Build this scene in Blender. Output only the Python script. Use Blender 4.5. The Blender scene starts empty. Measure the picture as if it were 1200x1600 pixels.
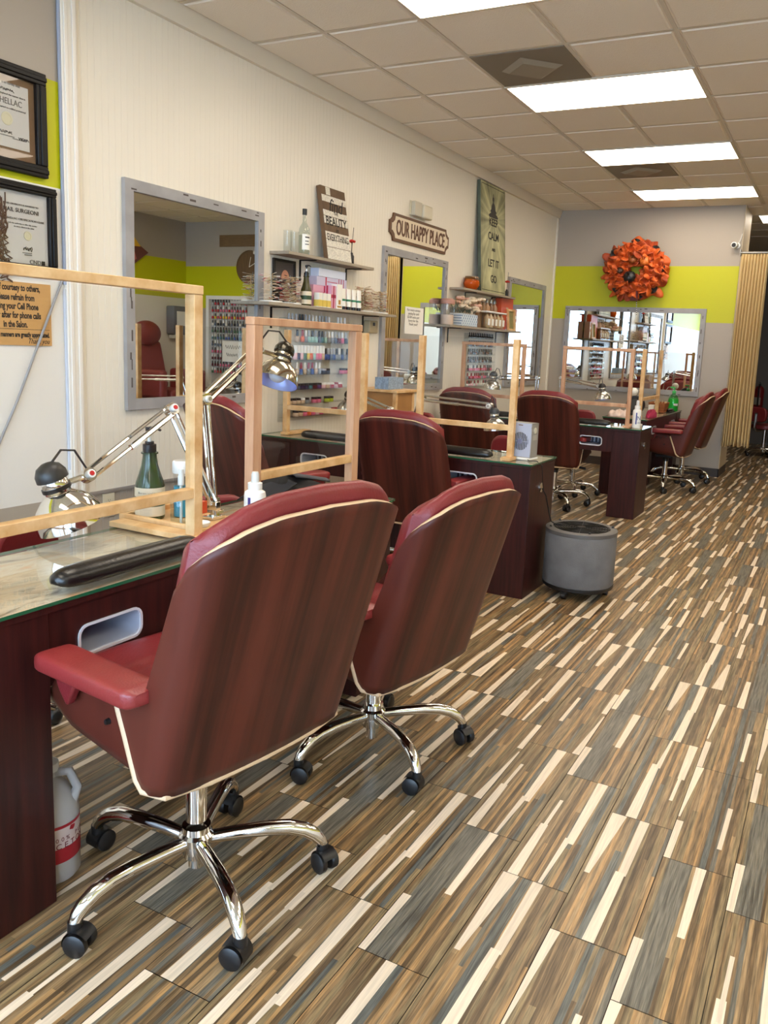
import bpy, bmesh, math, random
from math import sin, cos, pi, radians as R
from mathutils import Vector, Matrix
random.seed(11)
S = bpy.context.scene
COL = S.collection

# ------------------------------------------------------------------ camera
W_, H_ = 1200.0, 1600.0
F_, CX, CY = 1272.8, 662.75, 747.70
yaw, pitch, roll = -0.465374, -0.164020, 0.046844
fwd = Vector((sin(yaw)*cos(pitch), cos(yaw)*cos(pitch), sin(pitch)))
rt = Vector((cos(yaw), -sin(yaw), 0.0)); up = rt.cross(fwd)
r2 = cos(roll)*rt + sin(roll)*up; u2 = -sin(roll)*rt + cos(roll)*up
cd = bpy.data.cameras.new('camera'); cam = bpy.data.objects.new('camera', cd); COL.objects.link(cam)
mw = Matrix((r2, u2, -fwd)).transposed().to_4x4(); mw.translation = Vector((3.3813, -5.3330, 1.4015)); cam.matrix_world = mw
cd.sensor_fit = 'VERTICAL'; cd.sensor_height = 36.0; cd.lens = F_*36.0/H_
cd.shift_x = -(CX - W_/2)/H_; cd.shift_y = (CY - H_/2)/H_
cd.clip_start = .05
S.camera = cam

# ------------------------------------------------------------------ light and exposure
S.view_settings.view_transform = 'Standard'; S.view_settings.look = 'None'
S.view_settings.gamma = 1.0; S.view_settings.use_curve_mapping = False
S.view_settings.exposure = -0.10
w = bpy.data.worlds.new('sky'); S.world = w; w.use_nodes = True
bg = w.node_tree.nodes['Background']; bg.inputs[0].default_value = (.55, .74, 1.0, 1); bg.inputs[1].default_value = 13.0
LAMP_POWER = 12.0
LAMP_TINT = (1.0, .875, .715)
S.cycles.max_bounces = 9; S.cycles.diffuse_bounces = 4; S.cycles.glossy_bounces = 6
S.cycles.transmission_bounces = 6; S.cycles.transparent_max_bounces = 24
S.cycles.caustics_reflective = False; S.cycles.caustics_refractive = False
S.cycles.sample_clamp_indirect = 6.0
S.cycles.use_denoising = True

# ------------------------------------------------------------------ materials
def lin(c):
    return tuple(((x/255.0)/12.92 if x <= 10 else ((x/255.0+.055)/1.055)**2.4) for x in c)
class NT:
    def __init__(s, m): s.t = m.node_tree; s.n = s.t.nodes; s.l = s.t.links
    def new(s, k, **kw):
        o = s.n.new(k)
        for a, b in kw.items(): setattr(o, a, b)
        return o
    def link(s, a, b): s.l.new(a, b)
def mat(name, rgb, rough=.5, metal=0.0, noise=0, nscale=8.0, stretch=(1, 1, 1), dark=.6, bump=0, bscale=40.0, coat=0.0, trans=0.0, emit=0, spec=.5, srgb=True, detail=3):
    m = bpy.data.materials.new(name); m.use_nodes = True; t = NT(m); b = t.n['Principled BSDF']
    c = lin(rgb) if srgb else rgb
    b.inputs['Base Color'].default_value = (*c, 1); b.inputs['Roughness'].default_value = rough
    b.inputs['Metallic'].default_value = metal; b.inputs['Coat Weight'].default_value = coat
    b.inputs['Transmission Weight'].default_value = trans; b.inputs['Specular IOR Level'].default_value = spec
    if emit: b.inputs['Emission Color'].default_value = (*c, 1); b.inputs['Emission Strength'].default_value = emit
    if noise or bump:
        tc = t.new('ShaderNodeTexCoord'); mp = t.new('ShaderNodeMapping'); mp.inputs['Scale'].default_value = stretch
        t.link(tc.outputs['Object'], mp.inputs['Vector'])
        nz = t.new('ShaderNodeTexNoise'); nz.inputs['Scale'].default_value = nscale; nz.inputs['Detail'].default_value = detail
        t.link(mp.outputs[0], nz.inputs['Vector'])
        if noise:
            cr = t.new('ShaderNodeValToRGB'); cr.color_ramp.elements[0].position = .5-noise; cr.color_ramp.elements[1].position = .5+noise
            cr.color_ramp.elements[0].color = (*[x*dark for x in c], 1); cr.color_ramp.elements[1].color = (*c, 1)
            t.link(nz.outputs['Fac'], cr.inputs[0]); t.link(cr.outputs[0], b.inputs['Base Color'])
        if bump:
            n2 = t.new('ShaderNodeTexNoise'); n2.inputs['Scale'].default_value = bscale; n2.inputs['Detail'].default_value = 4
            t.link(mp.outputs[0], n2.inputs['Vector'])
            bp = t.new('ShaderNodeBump'); bp.inputs['Strength'].default_value = bump; bp.inputs['Distance'].default_value = .01
            t.link(n2.outputs['Fac'], bp.inputs['Height']); t.link(bp.outputs[0], b.inputs['Normal'])
    return m
def clear(name, tint=(1, 1, 1), ior=1.45, rough=.02, gain=1.0):
    m = bpy.data.materials.new(name); m.use_nodes = True; t = NT(m); t.n.remove(t.n['Principled BSDF']); out = t.n['Material Output']
    tr = t.new('ShaderNodeBsdfTransparent'); tr.inputs[0].default_value = (*tint, 1)
    gl = t.new('ShaderNodeBsdfGlossy'); gl.inputs['Roughness'].default_value = rough
    fr = t.new('ShaderNodeFresnel'); fr.inputs[0].default_value = ior
    ma = t.new('ShaderNodeMath', operation='MULTIPLY'); ma.inputs[1].default_value = gain; ma.use_clamp = True
    mx = t.new('ShaderNodeMixShader'); ge = t.new('ShaderNodeNewGeometry'); iv = t.new('ShaderNodeMath', operation='SUBTRACT'); iv.inputs[0].default_value = 1.0; mb = t.new('ShaderNodeMath', operation='MULTIPLY')
    t.link(ge.outputs['Backfacing'], iv.inputs[1]); t.link(fr.outputs[0], mb.inputs[0]); t.link(iv.outputs[0], mb.inputs[1]); t.link(mb.outputs[0], ma.inputs[0]); t.link(ma.outputs[0], mx.inputs[0]); t.link(tr.outputs[0], mx.inputs[1]); t.link(gl.outputs[0], mx.inputs[2]); t.link(mx.outputs[0], out.inputs[0])
    return m
def veneer(name, base, streak, rough=.32, axis=(9, 9, .7), scale=3.0, coat=.25):
    m = bpy.data.materials.new(name); m.use_nodes = True; t = NT(m); b = t.n['Principled BSDF']
    tc = t.new('ShaderNodeTexCoord'); mp = t.new('ShaderNodeMapping'); mp.inputs['Scale'].default_value = axis
    t.link(tc.outputs['Object'], mp.inputs['Vector'])
    n1 = t.new('ShaderNodeTexNoise'); n1.inputs['Scale'].default_value = scale; n1.inputs['Detail'].default_value = 3; n1.inputs['Distortion'].default_value = 0
    n2 = t.new('ShaderNodeTexNoise'); n2.inputs['Scale'].default_value = scale*7; n2.inputs['Detail'].default_value = 4
    t.link(mp.outputs[0], n1.inputs['Vector']); t.link(mp.outputs[0], n2.inputs['Vector'])
    mx = t.new('ShaderNodeMix', data_type='FLOAT'); mx.inputs[0].default_value = .15
    t.link(n1.outputs['Fac'], mx.inputs[2]); t.link(n2.outputs['Fac'], mx.inputs[3])
    cr = t.new('ShaderNodeValToRGB'); e = cr.color_ramp.elements; e[0].position = .34; e[0].color = (*lin(streak), 1); e[1].position = .62; e[1].color = (*lin(base), 1)
    t.link(mx.outputs[0], cr.inputs[0]); t.link(cr.outputs[0], b.inputs['Base Color'])
    b.inputs['Roughness'].default_value = rough; b.inputs['Coat Weight'].default_value = coat; b.inputs['Coat Roughness'].default_value = .15; b.inputs['Specular IOR Level'].default_value = .32
    return m
MT = {}
MT['veneer'] = veneer('rosewood_veneer', (86, 37, 27), (46, 18, 13), .42, (1.2, 10, .3), 2.4, .06)
MT['ply'] = mat('pale_plywood_edge', (204, 176, 142), .5)
MT['leather'] = mat('oxblood_leather', (124, 36, 40), .38, noise=.25, nscale=5, dark=.8, bump=.12, bscale=180)
MT['leather_arm'] = mat('oxblood_leather_worn', (136, 46, 46), .34, noise=.25, nscale=6, dark=.85, bump=.1, bscale=200)
MT['chrome'] = mat('chrome', (228, 226, 222), .08, 1.0)
MT['steel'] = mat('brushed_steel', (180, 178, 172), .3, 1.0)
MT['brass'] = mat('warm_nickel', (208, 200, 182), .13, 1.0)
MT['black'] = mat('black_plastic', (22, 22, 24), .4)
MT['blackmat'] = mat('black_cloth', (24, 25, 30), .8, noise=.2, nscale=30, dark=.6)
MT['vinyl'] = mat('black_vinyl', (16, 15, 16), .28, bump=.1, bscale=120)
MT['mahog'] = veneer('mahogany_laminate', (60, 22, 19), (38, 13, 12), .42, (14, 14, .8), 4.0, .04)
MT['marble'] = None
MT['glass'] = clear('table_glass', (.985, .99, .985), 1.45)
MT['glass_edge'] = mat('green_glass_edge', (28, 92, 62), .15, coat=.5)
MT['plexi'] = clear('plexiglass', (.965, .97, .97), 1.35, .01, 1.0)
MT['clear'] = clear('clear_acrylic', (.95, .96, .96), 1.45, .05, 1.0)
MT['bottleglass'] = clear('clear_bottle_glass', (.82, .87, .86), 1.5, .03, 1.3)
MT['pine'] = veneer('pine_board', (232, 196, 146), (205, 158, 102), .5, (6, 6, 6), 2.0, .0)
MT['fir'] = veneer('fir_board', (210, 168, 134), (182, 132, 98), .55, (6, 6, 1), 3.0, .0)
MT['white'] = mat('white_plastic', (236, 236, 232), .35)
MT['offwhite'] = mat('cream_plastic', (214, 205, 180), .45)
MT['paper'] = mat('white_paper', (244, 242, 234), .7)
MT['ink'] = mat('black_ink', (22, 20, 20), .7)
MT['greyink'] = mat('grey_ink', (92, 90, 86), .7)
MT['mirror'] = mat('mirror_silver', (235, 238, 236), .0, 1.0)
MT['greypaint'] = mat('distressed_grey_paint', (164, 162, 162), .55, noise=.08, nscale=6, stretch=(1, 1, 1), dark=.86)
MT['shelfwood'] = mat('grey_stained_wood', (166, 154, 136), .6, noise=.25, nscale=6, stretch=(8, 1, 8), dark=.82)
MT['blackframe'] = mat('black_lacquered_frame', (15, 14, 15), .45, spec=.3)
MT['iron'] = mat('black_iron', (20, 19, 19), .5, .6)
MT['daylight_tint'] = mat('shade_lining_blue_daylight', (178, 184, 226), .38, .6)  # shade lining, blue tint paints in the window daylight it reflects
MT['bulb'] = mat('frosted_bulb', (225, 228, 235), .3)
MT['red'] = mat('red_button', (190, 30, 34), .4)
def marble():
    m = bpy.data.materials.new('marble_laminate'); m.use_nodes = True; t = NT(m); b = t.n['Principled BSDF']
    tc = t.new('ShaderNodeTexCoord'); mp = t.new('ShaderNodeMapping'); mp.inputs['Scale'].default_value = (2.2, 6, 4); mp.inputs['Rotation'].default_value = (0, 0, .35)
    t.link(tc.outputs['Object'], mp.inputs['Vector'])
    n = t.new('ShaderNodeTexNoise'); n.inputs['Scale'].default_value = 2.2; n.inputs['Detail'].default_value = 9; n.inputs['Roughness'].default_value = .62; n.inputs['Distortion'].default_value = 1.4
    t.link(mp.outputs[0], n.inputs['Vector'])
    cr = t.new('ShaderNodeValToRGB'); e = cr.color_ramp.elements
    e[0].position = .30; e[0].color = (*lin((96, 84, 70)), 1); e[1].position = .70; e[1].color = (*lin((206, 158, 108)), 1)
    a = e.new(.40); a.color = (*lin((162, 152, 132)), 1); a = e.new(.50); a.color = (*lin((206, 200, 182)), 1); a = e.new(.58); a.color = (*lin((196, 184, 158)), 1)
    t.link(n.outputs['Fac'], cr.inputs[0]); t.link(cr.outputs[0], b.inputs['Base Color']); b.inputs['Roughness'].default_value = .3
    return m
MT['marble'] = marble()
_cc = {}
def colmat(rgb, rough=.35, name='tinted_plastic'):
    k = (rgb, rough)
    if k not in _cc: _cc[k] = mat(name, rgb, rough)
    return _cc[k]

# ------------------------------------------------------------------ mesh builder
class M:
    def __init__(s): s.v = []; s.f = []; s.m = []
    def add(s, vs, fs, mi=0):
        o = len(s.v); s.v += [Vector(p) for p in vs]; s.f += [tuple(i+o for i in f) for f in fs]; s.m += [mi]*len(fs); return s
    def box(s, x0, x1, y0, y1, z0, z1, mi=0):
        return s.add([(x0, y0, z0), (x1, y0, z0), (x1, y1, z0), (x0, y1, z0), (x0, y0, z1), (x1, y0, z1), (x1, y1, z1), (x0, y1, z1)],
                     [(0, 3, 2, 1), (4, 5, 6, 7), (0, 1, 5, 4), (1, 2, 6, 5), (2, 3, 7, 6), (3, 0, 4, 7)], mi)
    def tube(s, pts, r, n=12, mi=0, caps=True, flat=None):
        pts = [Vector(p) for p in pts]; rs = r if isinstance(r, (list, tuple)) else [r]*len(pts)
        T = [(pts[min(i+1, len(pts)-1)]-pts[max(i-1, 0)]).normalized() for i in range(len(pts))]
        ref = Vector((0, 0, 1)) if abs(T[0].z) < .95 else Vector((1, 0, 0))
        a = T[0].cross(ref).normalized(); vs = []
        for i, p in enumerate(pts):
            a = (a - T[i]*a.dot(T[i])).normalized(); b = T[i].cross(a)
            for k in range(n):
                th = 2*pi*k/n; vs.append(p + (a*cos(th)+b*sin(th)*(flat or 1))*rs[i])
        fs = []
        for i in range(len(pts)-1):
            for k in range(n):
                fs.append((i*n+k, i*n+(k+1) % n, (i+1)*n+(k+1) % n, (i+1)*n+k))
        if caps:
            fs.append(tuple(range(n-1, -1, -1))); fs.append(tuple((len(pts)-1)*n+k for k in range(n)))
        return s.add(vs, fs, mi)
    def cyl(s, p0, p1, r0, r1=None, n=20, mi=0): return s.tube([p0, p1], [r0, r0 if r1 is None else r1], n, mi)
    def lathe(s, prof, o=(0, 0, 0), n=24, mi=0, sx=1, sy=1):
        vs = [(o[0]+r*cos(2*pi*k/n)*sx, o[1]+r*sin(2*pi*k/n)*sy, o[2]+z) for r, z in prof for k in range(n)]
        fs = [(i*n+k, i*n+(k+1) % n, (i+1)*n+(k+1) % n, (i+1)*n+k) for i in range(len(prof)-1) for k in range(n)]
        if prof[0][0] > 1e-6: fs.append(tuple(range(n-1, -1, -1)))
        if prof[-1][0] > 1e-6: fs.append(tuple((len(prof)-1)*n+k for k in range(n)))
        return s.add(vs, fs, mi)
    def ball(s, c, r, n=16, m=10, mi=0):
        r = (r, r, r) if not isinstance(r, (list, tuple)) else r
        vs = [(c[0]+r[0]*sin(pi*i/m)*cos(2*pi*k/n), c[1]+r[1]*sin(pi*i/m)*sin(2*pi*k/n), c[2]-r[2]*cos(pi*i/m)) for i in range(m+1) for k in range(n)]
        fs = [(i*n+k, i*n+(k+1) % n, (i+1)*n+(k+1) % n, (i+1)*n+k) for i in range(m) for k in range(n)]
        return s.add(vs, fs, mi)
    def grid(s, fn, nu, nv, mi=0, closeu=False):
        vs = [fn(i/nu, j/nv) for j in range(nv+1) for i in range(nu+1)]
        fs = [(j*(nu+1)+i, j*(nu+1)+i+1, (j+1)*(nu+1)+i+1, (j+1)*(nu+1)+i) for j in range(nv) for i in range(nu)]
        return s.add(vs, fs, mi)
    def prism(s, out, mtx, depth, mi=0):
        n = len(out); vs = [mtx @ Vector((x, y, 0)) for x, y in out]+[mtx @ Vector((x, y, depth)) for x, y in out]
        fs = [tuple(range(n-1, -1, -1)), tuple(range(n, 2*n))]+[(i, (i+1) % n, n+(i+1) % n, n+i) for i in range(n)]
        return s.add(vs, fs, mi)
    def ring(s, outer, inner, mtx, depth, mi=0):
        n = len(outer); vs = []
        for z in (0, depth):
            vs += [mtx @ Vector((x, y, z)) for x, y in outer]+[mtx @ Vector((x, y, z)) for x, y in inner]
        fs = []
        for i in range(n):
            j = (i+1) % n
            fs += [(j, i, n+i, n+j), (2*n+i, 2*n+j, 3*n+j, 3*n+i), (i, j, 2*n+j, 2*n+i), (n+j, n+i, 3*n+i, 3*n+j)]
        return s.add(vs, fs, mi)
    def xf(s, mtx, i0=0):
        for i in range(i0, len(s.v)): s.v[i] = mtx @ s.v[i]
        return s
    def make(s, name, mats, parent=None, smooth=40, bevel=0, seg=2, sub=0, kind=None):
        me = bpy.data.meshes.new(name); me.from_pydata([tuple(v) for v in s.v], [], s.f)
        for k in (mats if isinstance(mats, (list, tuple)) else [mats]): me.materials.append(MT[k] if isinstance(k, str) else k)
        me.polygons.foreach_set('material_index', s.m)
        bm = bmesh.new(); bm.from_mesh(me); bmesh.ops.remove_doubles(bm, verts=bm.verts, dist=1e-6); bmesh.ops.recalc_face_normals(bm, faces=bm.faces); bm.to_mesh(me); bm.free()
        if smooth:
            me.polygons.foreach_set('use_smooth', [True]*len(me.polygons)); me.set_sharp_from_angle(angle=R(smooth))
        ob = bpy.data.objects.new(name, me); COL.objects.link(ob)
        if parent: ob.parent = parent
        if bevel:
            b = ob.modifiers.new('bevel', 'BEVEL'); b.width = bevel; b.segments = seg; b.limit_method = 'ANGLE'
        if sub:
            b = ob.modifiers.new('subsurf', 'SUBSURF'); b.levels = sub; b.render_levels = sub
        if kind: ob['kind'] = kind
        return ob
def thing(name, label, cat, loc=(0, 0, 0), rz=0, group=None):
    o = bpy.data.objects.new(name, None); COL.objects.link(o); o.empty_display_size = .1
    o.location = loc; o.rotation_euler = (0, 0, rz); tag(o, label, cat, group); return o
def tag(o, label, cat, group=None):
    o['label'] = label; o['category'] = cat
    if group: o['group'] = group
    return o
def struct(m, name, mats, **k): return m.make(name, mats, kind='structure', **k)
def children(o): return [c for c in COL.objects if c.parent == o]
def dup(root, loc, rz, label, group=None, skip=()):
    kids = {}
    for c in COL.objects:
        if c.parent: kids.setdefault(c.parent.name, []).append(c)
    r = root.copy(); COL.objects.link(r); r.location = loc; r.rotation_euler = (0, 0, rz); r['label'] = label
    if group: r['group'] = group
    for c in kids.get(root.name, []):
        d = c.copy(); COL.objects.link(d); d.parent = r
        for g in kids.get(c.name, []):
            e = g.copy(); COL.objects.link(e); e.parent = d
    return r
def frame(o, right, upv):
    r = Vector(right).normalized(); u = Vector(upv).normalized(); n = r.cross(u)
    m = Matrix((r, u, n)).transposed().to_4x4(); m.translation = Vector(o); return m
def text(mb, s, size, mtx, align='CENTER', sx=1.0, mi=0, ext=.0006, fit=None, bold=0.0, shear=0.0):
    cu = bpy.data.curves.new('t', 'FONT'); cu.body = s; cu.size = size; cu.align_x = align; cu.align_y = 'CENTER'; cu.resolution_u = 3; cu.extrude = ext; cu.offset = bold; cu.shear = shear
    ob = bpy.data.objects.new('t', cu); me = bpy.data.meshes.new_from_object(ob)
    vs = [v.co.copy() for v in me.vertices]
    if fit and vs:
        x0 = min(v.x for v in vs); x1 = max(v.x for v in vs); k = fit/(x1-x0)
        sx = k
    mb.add([mtx @ Vector((v.x*sx, v.y, v.z)) for v in vs], [tuple(p.vertices) for p in me.polygons], mi)
    bpy.data.objects.remove(ob); bpy.data.curves.remove(cu); bpy.data.meshes.remove(me)
def rrect(x0, x1, y0, y1, r, n=5):
    o = []
    for cx, cy, a in ((x1-r, y1-r, 0), (x0+r, y1-r, 90), (x0+r, y0+r, 180), (x1-r, y0+r, 270)):
        for k in range(n+1):
            t = R(a+90*k/n); o.append((cx+r*cos(t), cy+r*sin(t)))
    return o
def onrect(inner, x0, x1, y0, y1):
    cx, cy = (min(p[0] for p in inner)+max(p[0] for p in inner))/2, (min(p[1] for p in inner)+max(p[1] for p in inner))/2
    n = len(inner)//4; out = []
    for q, (ox, oy) in enumerate(((x1, y1), (x0, y1), (x0, y0), (x1, y0))):
        for k in range(n):
            px, py = inner[q*n+k]
            t = k/(n-1)
            if q == 0: out.append((x1, py) if t < .34 else ((x1, y1) if t < .67 else (px, y1)))
            if q == 1: out.append((px, y1) if t < .34 else ((x0, y1) if t < .67 else (x0, py)))
            if q == 2: out.append((x0, py) if t < .34 else ((x0, y0) if t < .67 else (px, y0)))
            if q == 3: out.append((px, y0) if t < .34 else ((x1, y0) if t < .67 else (x1, py)))
    return out
ORD = ['first', 'second', 'third', 'fourth', 'fifth', 'sixth', 'seventh', 'eighth', 'ninth', 'tenth', 'eleventh', 'twelfth', 'thirteenth', 'fourteenth', 'fifteenth', 'sixteenth', 'seventeenth', 'eighteenth', 'nineteenth', 'twentieth']

# ================================================================== ROOM
CH = 3.11; YB = 4.77; XR = 6.12; YF = -7.6; T = .61
# --- floor: printed tiles of weathered strips, laid in columns
BR, DB, GY, TN, CR, BG, LB, OL = (130, 107, 78), (102, 84, 62), (110, 107, 98), (168, 134, 92), (224, 206, 182), (98, 101, 98), (152, 128, 96), (134, 117, 88)
# each tile design: base strips (width, colour) from left to right, then pale strips laid over them as
# (v0, v1, left/right at v0, left/right at v1), v from the near end of the tile to its far end
DES = [
 ([(.05, OL), (.07, BR), (.05, TN), (.05, LB), (.06, TN), (.05, BR), (.10, BG), (.05, GY), (.05, TN), (.10, DB), (.05, OL), (.09, DB), (.06, BR), (.07, OL), (.05, BR), (.05, TN)],
  [(.44, 1, .05, .13, .03, .27), (.5, 1, .50, .62, .49, .64), (0, .52, .42, .58, .46, .60)]),
 ([(.06, LB), (.07, OL), (.06, BR), (.09, OL), (.05, TN), (.08, BR), (.06, TN), (.05, BR), (.09, BG), (.06, DB), (.07, GY), (.05, BR), (.08, DB), (.05, LB), (.08, OL)],
  [(.40, 1, 0, .03, 0, .14), (0, .36, .0, .10, .0, .11), (.2, .62, .70, .77, .71, .79)]),
 ([(.05, BR), (.05, OL), (.34, GY), (.05, DB), (.07, OL), (.06, TN), (.06, DB), (.05, BR), (.06, TN), (.06, BR), (.05, DB), (.10, OL)],
  [(.47, 1, .50, .60, .49, .64), (0, .38, 0, .10, .0, .13)]),
 ([(.05, OL), (.06, BR), (.08, OL), (.07, BR), (.06, LB), (.06, TN), (.07, DB), (.05, TN), (.07, BR), (.06, GY), (.09, OL), (.05, TN), (.08, DB), (.07, BG), (.08, OL)],
  [(0, .46, .08, .24, .10, .22), (.34, .72, .14, .20, .16, .22), (.36, 1, .60, .73, .58, .76), (0, .40, .55, .60, .57, .66)]),
 ([(.06, TN), (.06, BR), (.10, BG), (.05, TN), (.07, OL), (.06, DB), (.09, BR), (.05, TN), (.07, OL), (.06, LB), (.08, DB), (.06, BG), (.07, BR), (.12, OL)],
  [(0, .55, .24, .36, .25, .34), (.42, 1, .70, .80, .68, .84), (.58, 1, .12, .22, .10, .20)]),
]
def build_floor():
    TW, TL = .1868, .588
    vs, fs, cs = [], [], []
    z = 0.0; g = .0011
    rnd = random.Random(5)
    for ci in range(-15, 33):
        x0 = 2.897+(ci-2)*TW
        if x0 > XR+.1 or x0+TW < -.02: continue
        y0 = -3.564-(ci-2)*TL/4
        for ri in range(-14, 26):
            ya = y0+ri*TL
            if ya+TL < -6.6 or ya > 9.2: continue
            base, pale = DES[rnd.choice([0, 0, 1, 1, 2, 2, 3, 3, 4])]; flip = rnd.random() < .25
            def quad(u0, u1, u2, u3, v0, v1, c, zz):
                if flip: u0, u1, u2, u3, v0, v1 = 1-u3, 1-u2, 1-u1, 1-u0, 1-v1, 1-v0
                X = lambda u: x0+g+(TW-2*g)*u
                Y = lambda v: ya+g+(TL-2*g)*v
                o = len(vs); vs.extend([(X(u0), Y(v0), zz), (X(u1), Y(v0), zz), (X(u3), Y(v1), zz), (X(u2), Y(v1), zz)]); fs.append((o, o+1, o+2, o+3))
                k = .90+.20*rnd.random(); cs.append(tuple(min(1, q*k) for q in lin(c)))
            tot = sum(q[0] for q in base); xx = 0.0
            for wd, c in base:
                wd /= tot; sp = rnd.uniform(.3, .7)
                if rnd.random() < .45:
                    c2 = rnd.choice([OL, BR, LB, DB, GY]) if c not in (GY,) else c
                    quad(xx, xx+wd, xx, xx+wd, 0, sp, c, z); quad(xx, xx+wd, xx, xx+wd, sp, 1, c2, z)
                else: quad(xx, xx+wd, xx, xx+wd, 0, 1, c, z)
                xx += wd
            for i, (v0, v1, a0, a1, b0, b1) in enumerate(pale): quad(a0, a1, b0, b1, v0, v1, CR, z+.0002*(i+1))
    o = len(vs); vs += [(-.3, -7.6, -.003), (XR+.2, -7.6, -.003), (XR+.2, 9.6, -.003), (-.3, 9.6, -.003)]; fs.append((o, o+1, o+2, o+3)); cs.append((.02, .016, .012))
    me = bpy.data.meshes.new('floor'); me.from_pydata(vs, [], fs)
    at = me.color_attributes.new('strip', 'FLOAT_COLOR', 'CORNER')
    buf = []
    for f, c in zip(fs, cs): buf += [*c, 1]*4
    at.data.foreach_set('color', buf)
    m = bpy.data.materials.new('weathered_strip_tile'); m.use_nodes = True; t = NT(m); b = t.n['Principled BSDF']
    a = t.new('ShaderNodeAttribute', attribute_name='strip')
    tc = t.new('ShaderNodeTexCoord')
    def nz(scale, st, det, dist=0):
        mp = t.new('ShaderNodeMapping'); mp.inputs['Scale'].default_value = st; t.link(tc.outputs['Object'], mp.inputs[0])
        n = t.new('ShaderNodeTexNoise'); n.inputs['Scale'].default_value = scale; n.inputs['Detail'].default_value = det; n.inputs['Distortion'].default_value = dist
        t.link(mp.outputs[0], n.inputs['Vector']); return n
    n1 = nz(3.0, (38, 1.3, 1), 5, 0); n2 = nz(8, (42, 1.6, 1), 3, 0)
    lum = t.new('ShaderNodeRGBToBW'); t.link(a.outputs['Color'], lum.inputs[0])
    # worn streaks: mix towards dark or towards tan, weak on the pale strips
    r1 = t.new('ShaderNodeValToRGB'); e = r1.color_ramp.elements; e[0].position = .36; e[0].color = (.50, .49, .47, 1); e[1].position = .64; e[1].color = (1.24, 1.18, 1.08, 1)
    x = e.new(.5); x.color = (1, 1, 1, 1)
    t.link(n1.outputs['Fac'], r1.inputs[0])
    mul = t.new('ShaderNodeMix', data_type='RGBA', blend_type='MULTIPLY')
    fac = t.new('ShaderNodeMapRange'); fac.inputs[1].default_value = .2; fac.inputs[2].default_value = .5; fac.inputs[3].default_value = .95; fac.inputs[4].default_value = .22
    t.link(lum.outputs[0], fac.inputs[0]); t.link(fac.outputs[0], mul.inputs[0])
    t.link(a.outputs['Color'], mul.inputs[6]); t.link(r1.outputs[0], mul.inputs[7])
    r2_ = t.new('ShaderNodeValToRGB'); e = r2_.color_ramp.elements; e[0].position = .35; e[0].color = (.62, .6, .57, 1); e[1].position = .65; e[1].color = (1.2, 1.16, 1.1, 1)
    t.link(n2.outputs['Fac'], r2_.inputs[0])
    mu2 = t.new('ShaderNodeMix', data_type='RGBA', blend_type='MULTIPLY'); t.link(fac.outputs[0], mu2.inputs[0])
    t.link(mul.outputs[2], mu2.inputs[6]); t.link(r2_.outputs[0], mu2.inputs[7])
    t.link(mu2.outputs[2], b.inputs['Base Color']); b.inputs['Roughness'].default_value = .36; b.inputs['Specular IOR Level'].default_value = .4
    me.materials.append(m)
    o = bpy.data.objects.new('floor', me); COL.objects.link(o); o['kind'] = 'structure'
build_floor()

# --- wall paints
GREY = (172, 161, 147); LIME = (192, 192, 2); CREAM = (236, 228, 212)
def wallmat(name, bands, axis=2, rough=.5, groove=False):
    m = bpy.data.materials.new(name); m.use_nodes = True; t = NT(m); b = t.n['Principled BSDF']
    tc = t.new('ShaderNodeTexCoord'); sp = t.new('ShaderNodeSeparateXYZ'); t.link(tc.outputs['Object'], sp.inputs[0])
    prev = None
    for z, c in bands:
        if prev is None:
            rgb = t.new('ShaderNodeRGB'); rgb.outputs[0].default_value = (*lin(c), 1); prev = rgb.outputs[0]; continue
        g = t.new('ShaderNodeMath', operation='GREATER_THAN'); g.inputs[1].default_value = z; t.link(sp.outputs[axis], g.inputs[0])
        mx = t.new('ShaderNodeMix', data_type='RGBA'); t.link(g.outputs[0], mx.inputs[0]); t.link(prev, mx.inputs[6]); mx.inputs[7].default_value = (*lin(c), 1); prev = mx.outputs[2]
    t.link(prev, b.inputs['Base Color']); b.inputs['Roughness'].default_value = rough
    bp = t.new('ShaderNodeBump'); bp.inputs['Distance'].default_value = .004
    if groove:
        ml = t.new('ShaderNodeMath', operation='MULTIPLY'); ml.inputs[1].default_value = 1/.0405; t.link(sp.outputs[1], ml.inputs[0])
        fr = t.new('ShaderNodeMath', operation='FRACT'); t.link(ml.outputs[0], fr.inputs[0])
        cr = t.new('ShaderNodeValToRGB'); e = cr.color_ramp.elements; e[0].position = 0; e[0].color = (0, 0, 0, 1); e[1].position = .10; e[1].color = (1, 1, 1, 1); x = e.new(.05); x.color = (0, 0, 0, 1)
        t.link(fr.outputs[0], cr.inputs[0]); t.link(cr.outputs[0], bp.inputs['Height']); bp.inputs['Strength'].default_value = .9
    else:
        n = t.new('ShaderNodeTexNoise'); n.inputs['Scale'].default_value = 60; t.link(tc.outputs['Object'], n.inputs['Vector']); t.link(n.outputs['Fac'], bp.inputs['Height']); bp.inputs['Strength'].default_value = .12
    t.link(bp.outputs[0], b.inputs['Normal'])
    return m
wl = wallmat('cream_beadboard', [(0, GREY), (.56, CREAM)], groove=True, rough=.38)
wl2 = wallmat('painted_plaster_front', [(0, GREY), (.56, (232, 228, 220)), (2.04, LIME), (2.512, GREY)])
wb = wallmat('painted_plaster_back', [(0, GREY), (1.794, LIME), (2.435, GREY)])
wr = wallmat('painted_plaster_right', [(0, (226, 220, 208)), (1.93, LIME), (2.51, GREY)])
struct(M().box(-.1, 0, -2.5, YB+.1, -.01, CH), 'wall_left', wl)
struct(M().box(-.1, 0, YF, -2.5, -.01, CH), 'wall_left', wl2)
struct(M().box(0, 2.19, YB, YB+.62, -.01, CH), 'wall_back', wb)
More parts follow.
